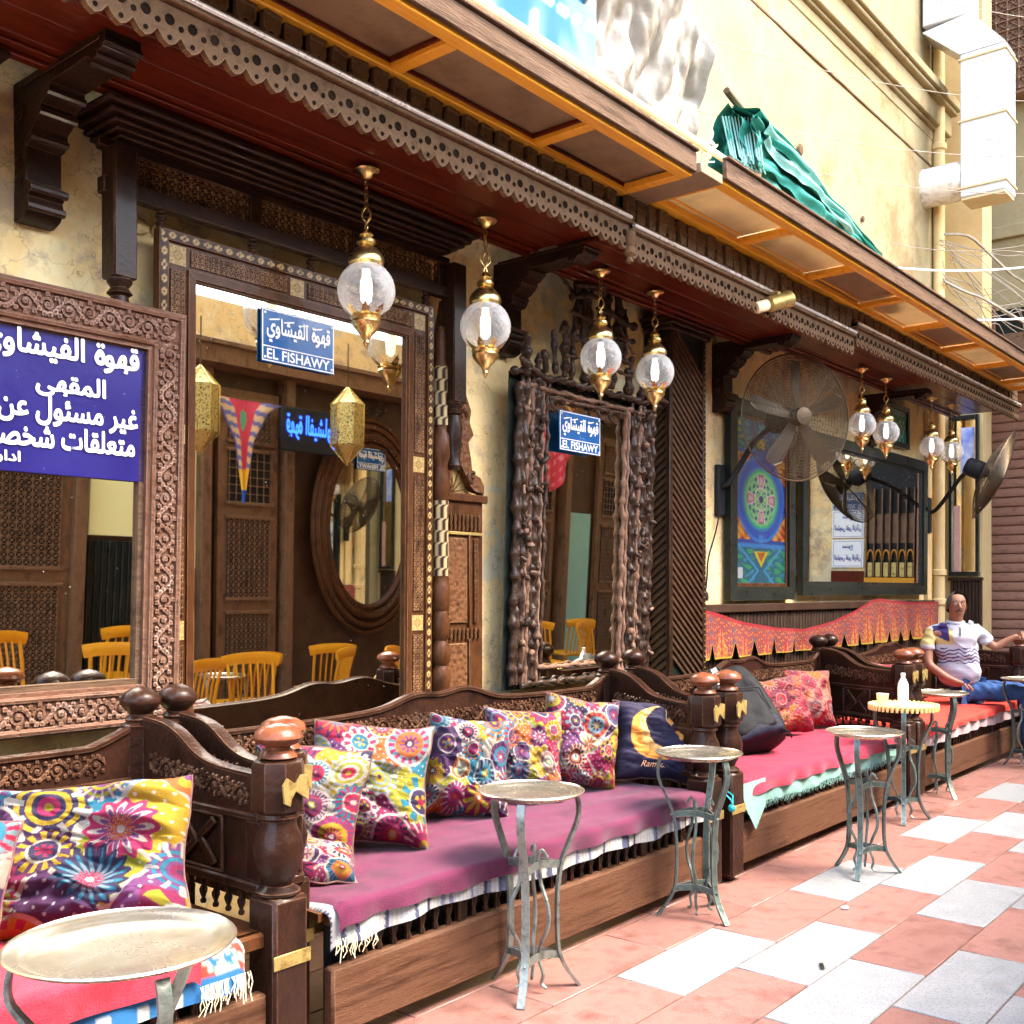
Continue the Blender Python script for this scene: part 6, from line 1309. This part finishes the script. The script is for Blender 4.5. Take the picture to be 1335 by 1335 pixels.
    # short hair round the sides and back
    A_, H = np.meshgrid(np.linspace(-.17 * PI, 1.17 * PI, 40), np.linspace(0, 1, 16)); fr = np.clip(-np.sin(A_), 0, 1); bk = np.clip(np.sin(A_), 0, 1)
    zlo = hz - .012 + .082 * np.clip(fr * 1.6 - .35, 0, 1) - .055 * bk; z = zlo + H * (hz + .117 - zlo); rr = np.sqrt(np.clip(1 - ((z - hz) / .120) ** 2, 0, 1))
    grid_obj('hair', np.stack([.086 * rr * np.cos(A_), .004 + .103 * rr * np.sin(A_), z + .003 * fbm(A_ * 6, H * 6, 2, 3)], -1), None, HAIR, t)
    # polo shirt
    def creases(o, amp, fx, fz, seed):
        me = o.data; co = np.empty(len(me.vertices) * 3, np.float32); me.vertices.foreach_get('co', co); co = co.reshape(-1, 3); nr = np.array([v.normal[:] for v in me.vertices])
        d = amp * (fbm(co[:, 0] * fx + co[:, 1] * 5, co[:, 2] * fz, seed, 3) - .9 * np.abs(fbm(co[:, 0] * fx * .8 + co[:, 2] * fz * .6, co[:, 2] * fz - co[:, 0] * 6, seed + 1, 2)))
        co = co + nr * d[:, None]; me.vertices.foreach_set('co', co.ravel().astype(np.float32)); me.update()
    SP = [(.05, .07, .60, .185, .15), (.035, .05, .74, .185, .155), (.02, .05, .88, .178, .135), (.01, .06, 1.0, .175, .125), (.005, .05, 1.10, .11, .085), (0, .045, 1.14, .066, .062),
          (-.18, .06, 1.07, .074, .07), (-.235, .035, .955, .068, .062), (-.25, .015, .885, .070, .062), (.19, .07, 1.075, .074, .07), (.255, .065, 1.00, .066, .060), (.295, .055, .955, .066, .060)]
    s_ = skin('polo_shirt', SP, [(0, 1), (1, 2), (2, 3), (3, 4), (4, 5), (3, 6), (6, 7), (7, 8), (3, 9), (9, 10), (10, 11)], CLO, t, 5)
    co = np.array([v.co[:] for v in s_.data.vertices]); x, y, z = co.T; C = np.zeros((len(co), 3)); C[:] = (.36, .36, .385); wv = z + .010 * np.sin(x * 40) + .006 * np.sin(x * 90); st_ = (z < .93) & (z > .80) & (((wv / .030) % 1) < .42); C[st_] = (.035, .03, .10); C[(z < .80) & (((z / .05) % 1) < .3)] = (.45, .43, .50)
    nv_ = (z > .98) & (x < -.085) & (x > -.20) & (z + .55 * x > .93); C[nv_] = (.03, .02, .10); yl = (z > .90) & (x < -.06) & ~nv_ & ((x > -.17) | (z > .94)) & (z < 1.09); C[yl & (z > .955)] = (.42, .34, .13); C[(z < .93) & (x < -.21)] = (.42, .42, .44); C[(x > .235) & (z > .99)] = (.5, .5, .58); C[(z > 1.125)] = (.42, .42, .45)
    at = s_.data.color_attributes.new('Col', 'FLOAT_COLOR', 'POINT'); cc = np.ones((len(co), 4), np.float32); cc[:, :3] = C; at.data.foreach_set('color', cc.ravel())
    creases(s_, .012, 12, 16, 5)
    MB().add([(-.045, -.018, 1.145), (.0, -.066, 1.08), (.005, -.072, 1.06), (-.01, -.060, 1.10)], [(0, 1, 2, 3)]).build('collar_tip', BLK, t); MB().tube([(-.01, -.080, 1.10), (-.012, -.088, 1.03)], .006, 5).build('placket', BLK, t)
    c = MB(); c.tube([(.062 * math.cos(a), .04 + .060 * math.sin(a) - .008, 1.142 + .012 * math.sin(a)) for a in np.linspace(0, 2 * PI, 20)], .013, 6); c.build('collar', mat('grey_collar', (.4, .4, .42), (.5, .5, .52), rough=.8), t)
    # jeans
    J = [(.05, .08, .575, .15, .12), (.10, .0, .565, .105, .085), (.30, -.10, .575, .085, .080), (.50, -.20, .575, .070, .066), (.53, -.205, .40, .062, .06), (.53, -.19, .20, .055, .055), (.53, -.18, .10, .056, .056),
         (.14, .16, .565, .105, .085), (.36, .14, .58, .085, .08), (.58, .10, .585, .070, .066), (.61, .09, .40, .062, .06), (.62, .09, .22, .055, .055), (.62, .09, .11, .056, .056)]
    jn = skin('jeans', J, [(0, 1), (1, 2), (2, 3), (3, 4), (4, 5), (5, 6), (0, 7), (7, 8), (8, 9), (9, 10), (10, 11), (11, 12)], JEAN, t, 4); creases(jn, .010, 22, 10, 8)
    for x, y in ((.53, -.18), (.62, .09)): skin('shoe', [(x - .02, y + .03, .045, .042, .042), (x + .03, y - .05, .042, .045, .036), (x + .07, y - .13, .035, .040, .030)], [(0, 1), (1, 2)], SHOE, t, 2)
    return t
person_mesh()

# ================================================================== ACROSS THE ALLEY (seen in the mirrors)
def chair(loc, rz, label):
    t = thing('slat_back_chair', label, 'chair', loc, (0, 0, rz), 'yellow wooden chairs across the alley')
    MB().box(-.19, .19, -.19, .19, .43, .46, .012).build('seat', YCH, t)
    for x in (-.16, .16):
        MB().lathe([(.012, 0), (.018, .2), (.014, .43)], (x, -.16, 0), 8).build('leg', YCH, t); MB().lathe([(.012, 0), (.018, .2), (.014, .43)], (x, .16, 0), 8).build('leg', YCH, t); MB().tube([(x, .17, .45), (x * 1.05, .20, .66), (x * 1.1, .24, .82)], .013, 7).build('back_post', YCH, t)
    MB().tube(catmull([(-.22, .22, .80), (-.1, .245, .82), (.1, .245, .82), (.22, .22, .80)], 4), .045, 8, flat=(.35, 1)).build('top_rail', YCH, t)
    for k in range(5): MB().tube([(-.10 + k * .05, .175, .46), (-.105 + k * .0525, .205, .66), (-.11 + k * .055, .235, .79)], .008, 6).build('spindle', YCH, t)
    MB().tube([(-.16, -.16, .2), (.16, -.16, .2)], .009, 6).build('stretcher', YCH, t); MB().tube([(-.16, .16, .2), (.16, .16, .2)], .009, 6).build('stretcher', YCH, t)
    return t
c1 = chair((5.15, -3.55, 0), R(10), 'yellow slat back chair across the alley, leftmost of the reflected pair')
for loc, rz, l in (((4.9, -3.0, 0), R(200), 'bright yellow slat back chair nearest the inlaid mirror reflection'), ((5.9, -3.5, 0), R(-30), 'yellow slat back chair reflected right of the tall lattice door'), ((3.35, -3.45, 0), R(160), 'yellow slat back chair reflected low in the carved mirror'), ((3.75, -3.1, 0), R(20), 'yellow slat back chair reflected at the corner of the carved mirror'),
                   ((4.3, -4.05, 0), R(0), 'yellow slat back chair pushed against the dark dado across the alley'), ((7.8, -3.6, 0), R(120), 'yellow slat back chair reflected in the branch framed mirror, right'), ((8.6, -3.6, 0), R(60), 'yellow slat back chair reflected in the branch framed mirror, left')): dup(c1, loc, (0, 0, rz), l)
for loc, rz, l in (((6.55, -3.0, 0), R(150), 'yellow slat back chair across the alley right of the reflected pair'), ((6.3, -3.95, 0), R(15), 'yellow slat back chair across the alley standing under the oval mirror'), ((4.35, -3.2, 0), R(-20), 'yellow slat back chair reflected at the left bottom of the inlaid mirror'), ((7.3, -3.0, 0), R(180), 'yellow slat back chair across the alley beside the reflected bottle'), ((8.85, -3.35, 0), R(195), 'yellow slat back chair low left in the branch framed mirror'), ((9.55, -3.15, 0), R(170), 'bright yellow slat back chair low right in the branch framed mirror'), ((9.9, -3.9, 0), R(10), 'yellow slat back chair farthest along the opposite shopfront')): dup(c1, loc, (0, 0, rz), l)
tray_table((4.78, -3.3, 0), 'tray table across the alley reflected in the inlaid mirror', IRONL, R(40)); tray_table((8.1, -3.6, 0), 'tray table across the alley reflected in the branch framed mirror', IRONL, R(10))
t = thing('white_bottle', 'white plastic bottle on the reflected tray table', 'bottle', (8.1, -3.6, .6875)); MB().lathe([(.03, 0), (.034, .006), (.034, .13), (.015, .17), (.014, .2)], n=14).build('bottle_body', PLAS, t); MB().lathe([(.016, .2), (.016, .215)], n=10).build('cap', WHITE, t)
t = thing('oval_mirror', 'large oval mirror in a dark ribbed frame hanging across the alley', 'mirror', (7.35, -4.52, 1.95)); 
o = MB(); n = 60
def ov(a, s_, y): return ((.62 * s_) * math.cos(a), y, (.92 * s_) * math.sin(a))
for s_, y, r_ in ((.88, .04, .03), (.97, .06, .04), (1.07, .05, .035), (1.15, .03, .03)): o.tube([ov(a, s_, y) for a in np.linspace(0, 2 * PI, n)], r_, 7, False)
o.build('oval_frame', WM, t); be = MB()
for k in range(90): be.ball(ov(2 * PI * k / 90, .925, .085), .014, 5, 3)
be.build('beading', WM, t, kind='stuff')
V = [(0, .03, 0)] + [ov(2 * PI * k / 60, .88, .03) for k in range(60)]; MB().add(V, [(0, (k + 1) % 60 + 1, k + 1) for k in range(60)]).build('mirror_pane', MIR, t, smooth=0)
cr = MB()
for sx in (-1, 1):
    cr.tube([(sx * (.12 + .09 * (1 - j / 14) * math.cos(j * .6)), .05, 1.16 + .09 * (1 - j / 14) * math.sin(j * .6)) for j in range(12)], .018, 6)
cr.build('crest_scrolls', W, t)
p2 = plate(7.35, 2.62, 0, 'blue name plate on the upper part of the oval mirror across the alley'); p2.location = (7.35, -4.47, 2.62); p2.rotation_euler = (0, 0, PI)
t = thing('neon_sign', 'glowing blue neon Arabic sign across the alley', 'sign', (6.45, -4.30, 2.78), (0, 0, PI)); MB().box(-.36, .36, 0, .03, -.2, .2, .01).build('dark_board', BLACK, t)
m = MB(); write(m, '\u0642\u0647\u0648\u0629 \u0627\u0644\u0641\u064a\u0634\u0627\u0648\u064a', plane_M((0, -.004, 0), (1, 0, 0), (0, 0, 1)), width=.60, height=.28, arabic=True, off=.02); flat_build(m, 'neon_lettering', NEON, t)
def hexlamp(loc, label):
    t = thing('hexagonal_lantern', label, 'lantern', loc, group='brass hexagonal lanterns across the alley'); h = [(2 * PI * k / 6) for k in range(6)]
    MB().lathe([(.13, .0), (.14, .01), (.14, .36), (.13, .37)], n=6).build('pierced_body', BRF, t); MB().lathe([(.14, .37), (.015, .50), (.008, .52)], n=6).build('pointed_top', BRF, t); MB().lathe([(.006, -.16), (.13, 0)], n=6).build('pointed_base', BRP, t)
    e = MB()
    for a in h: e.tube([(.145 * math.cos(a + PI / 6), .145 * math.sin(a + PI / 6), 0), (.145 * math.cos(a + PI / 6), .145 * math.sin(a + PI / 6), .37), (0, 0, .52)], .006, 4); e.tube([(.145 * math.cos(a + PI / 6), .145 * math.sin(a + PI / 6), 0), (0, 0, -.17)], .006, 4)
    e.build('edge_bars', BR, t); MB().tube([(0, 0, .5), (0, 0, .9)], .006, 4).build('chain', IRN, t); return t
x1 = hexlamp((4.85, -3.72, 2.55), 'brass hexagonal lantern reflected at the left of the inlaid mirror'); dup(x1, (6.36, -3.72, 2.60), (0, 0, .3), 'brass hexagonal lantern reflected above the neon sign')
nu, nv = 60, 70; U, V = np.meshgrid(np.linspace(0, 1, nu), np.linspace(0, 1, nv)); wid = np.interp(V, [0, .3, .6, .9, 1], [.0, .12, .24, .62, 1]); X = -.35 + .7 * (.62 + (U - .5) * wid * 1.1); Z = V * .85; C = np.zeros((nv, nu, 3)); e = np.abs(U - .5) * 2
C[:] = (.62, .06, .10); C[e > .45] = (.70, .50, .30); C[(e > .45) & (np.sin(V * 60 + U * 6) > .2)] = (.16, .16, .40); C[e > .92] = (.10, .12, .35); C[(V < .32)] = (.85, .50, .05); C[V < .12] = (.03, .10, .4); C[np.hypot((U - .5) * 1.2, (V - .8)) < .10] = (.1, .4, .25)
t = thing('textile_pendant', 'pointed appliqued textile pendant hanging across the alley', 'textile', (5.35, -3.95, 2.05)); grid_obj('cloth', np.stack([X, .02 * np.sin(U * 9), Z], -1), C, CLO, t)
t = thing('red_curtain', 'red patterned pointed curtain hanging across the alley', 'textile', (9.4, -4.2, 2.1)); xs = np.linspace(-.9, .9, 90); U, V = np.meshgrid(xs, np.linspace(0, 1, 30)); low = .55 * np.abs(np.abs(U) - .0) / .9; Z = 1.1 + (-.25 - .65 * np.abs(np.sin(U * 3.4))) * (1 - V) * 1; C = np.zeros((30, 90, 3)); C[:] = (.62, .05, .08); C[(np.sin(U * 50) * np.sin(Z * 50) > .5)] = (.75, .3, .3)
grid_obj('cloth', np.stack([U, .04 * np.sin(U * 22), Z], -1), C, CLO, t)
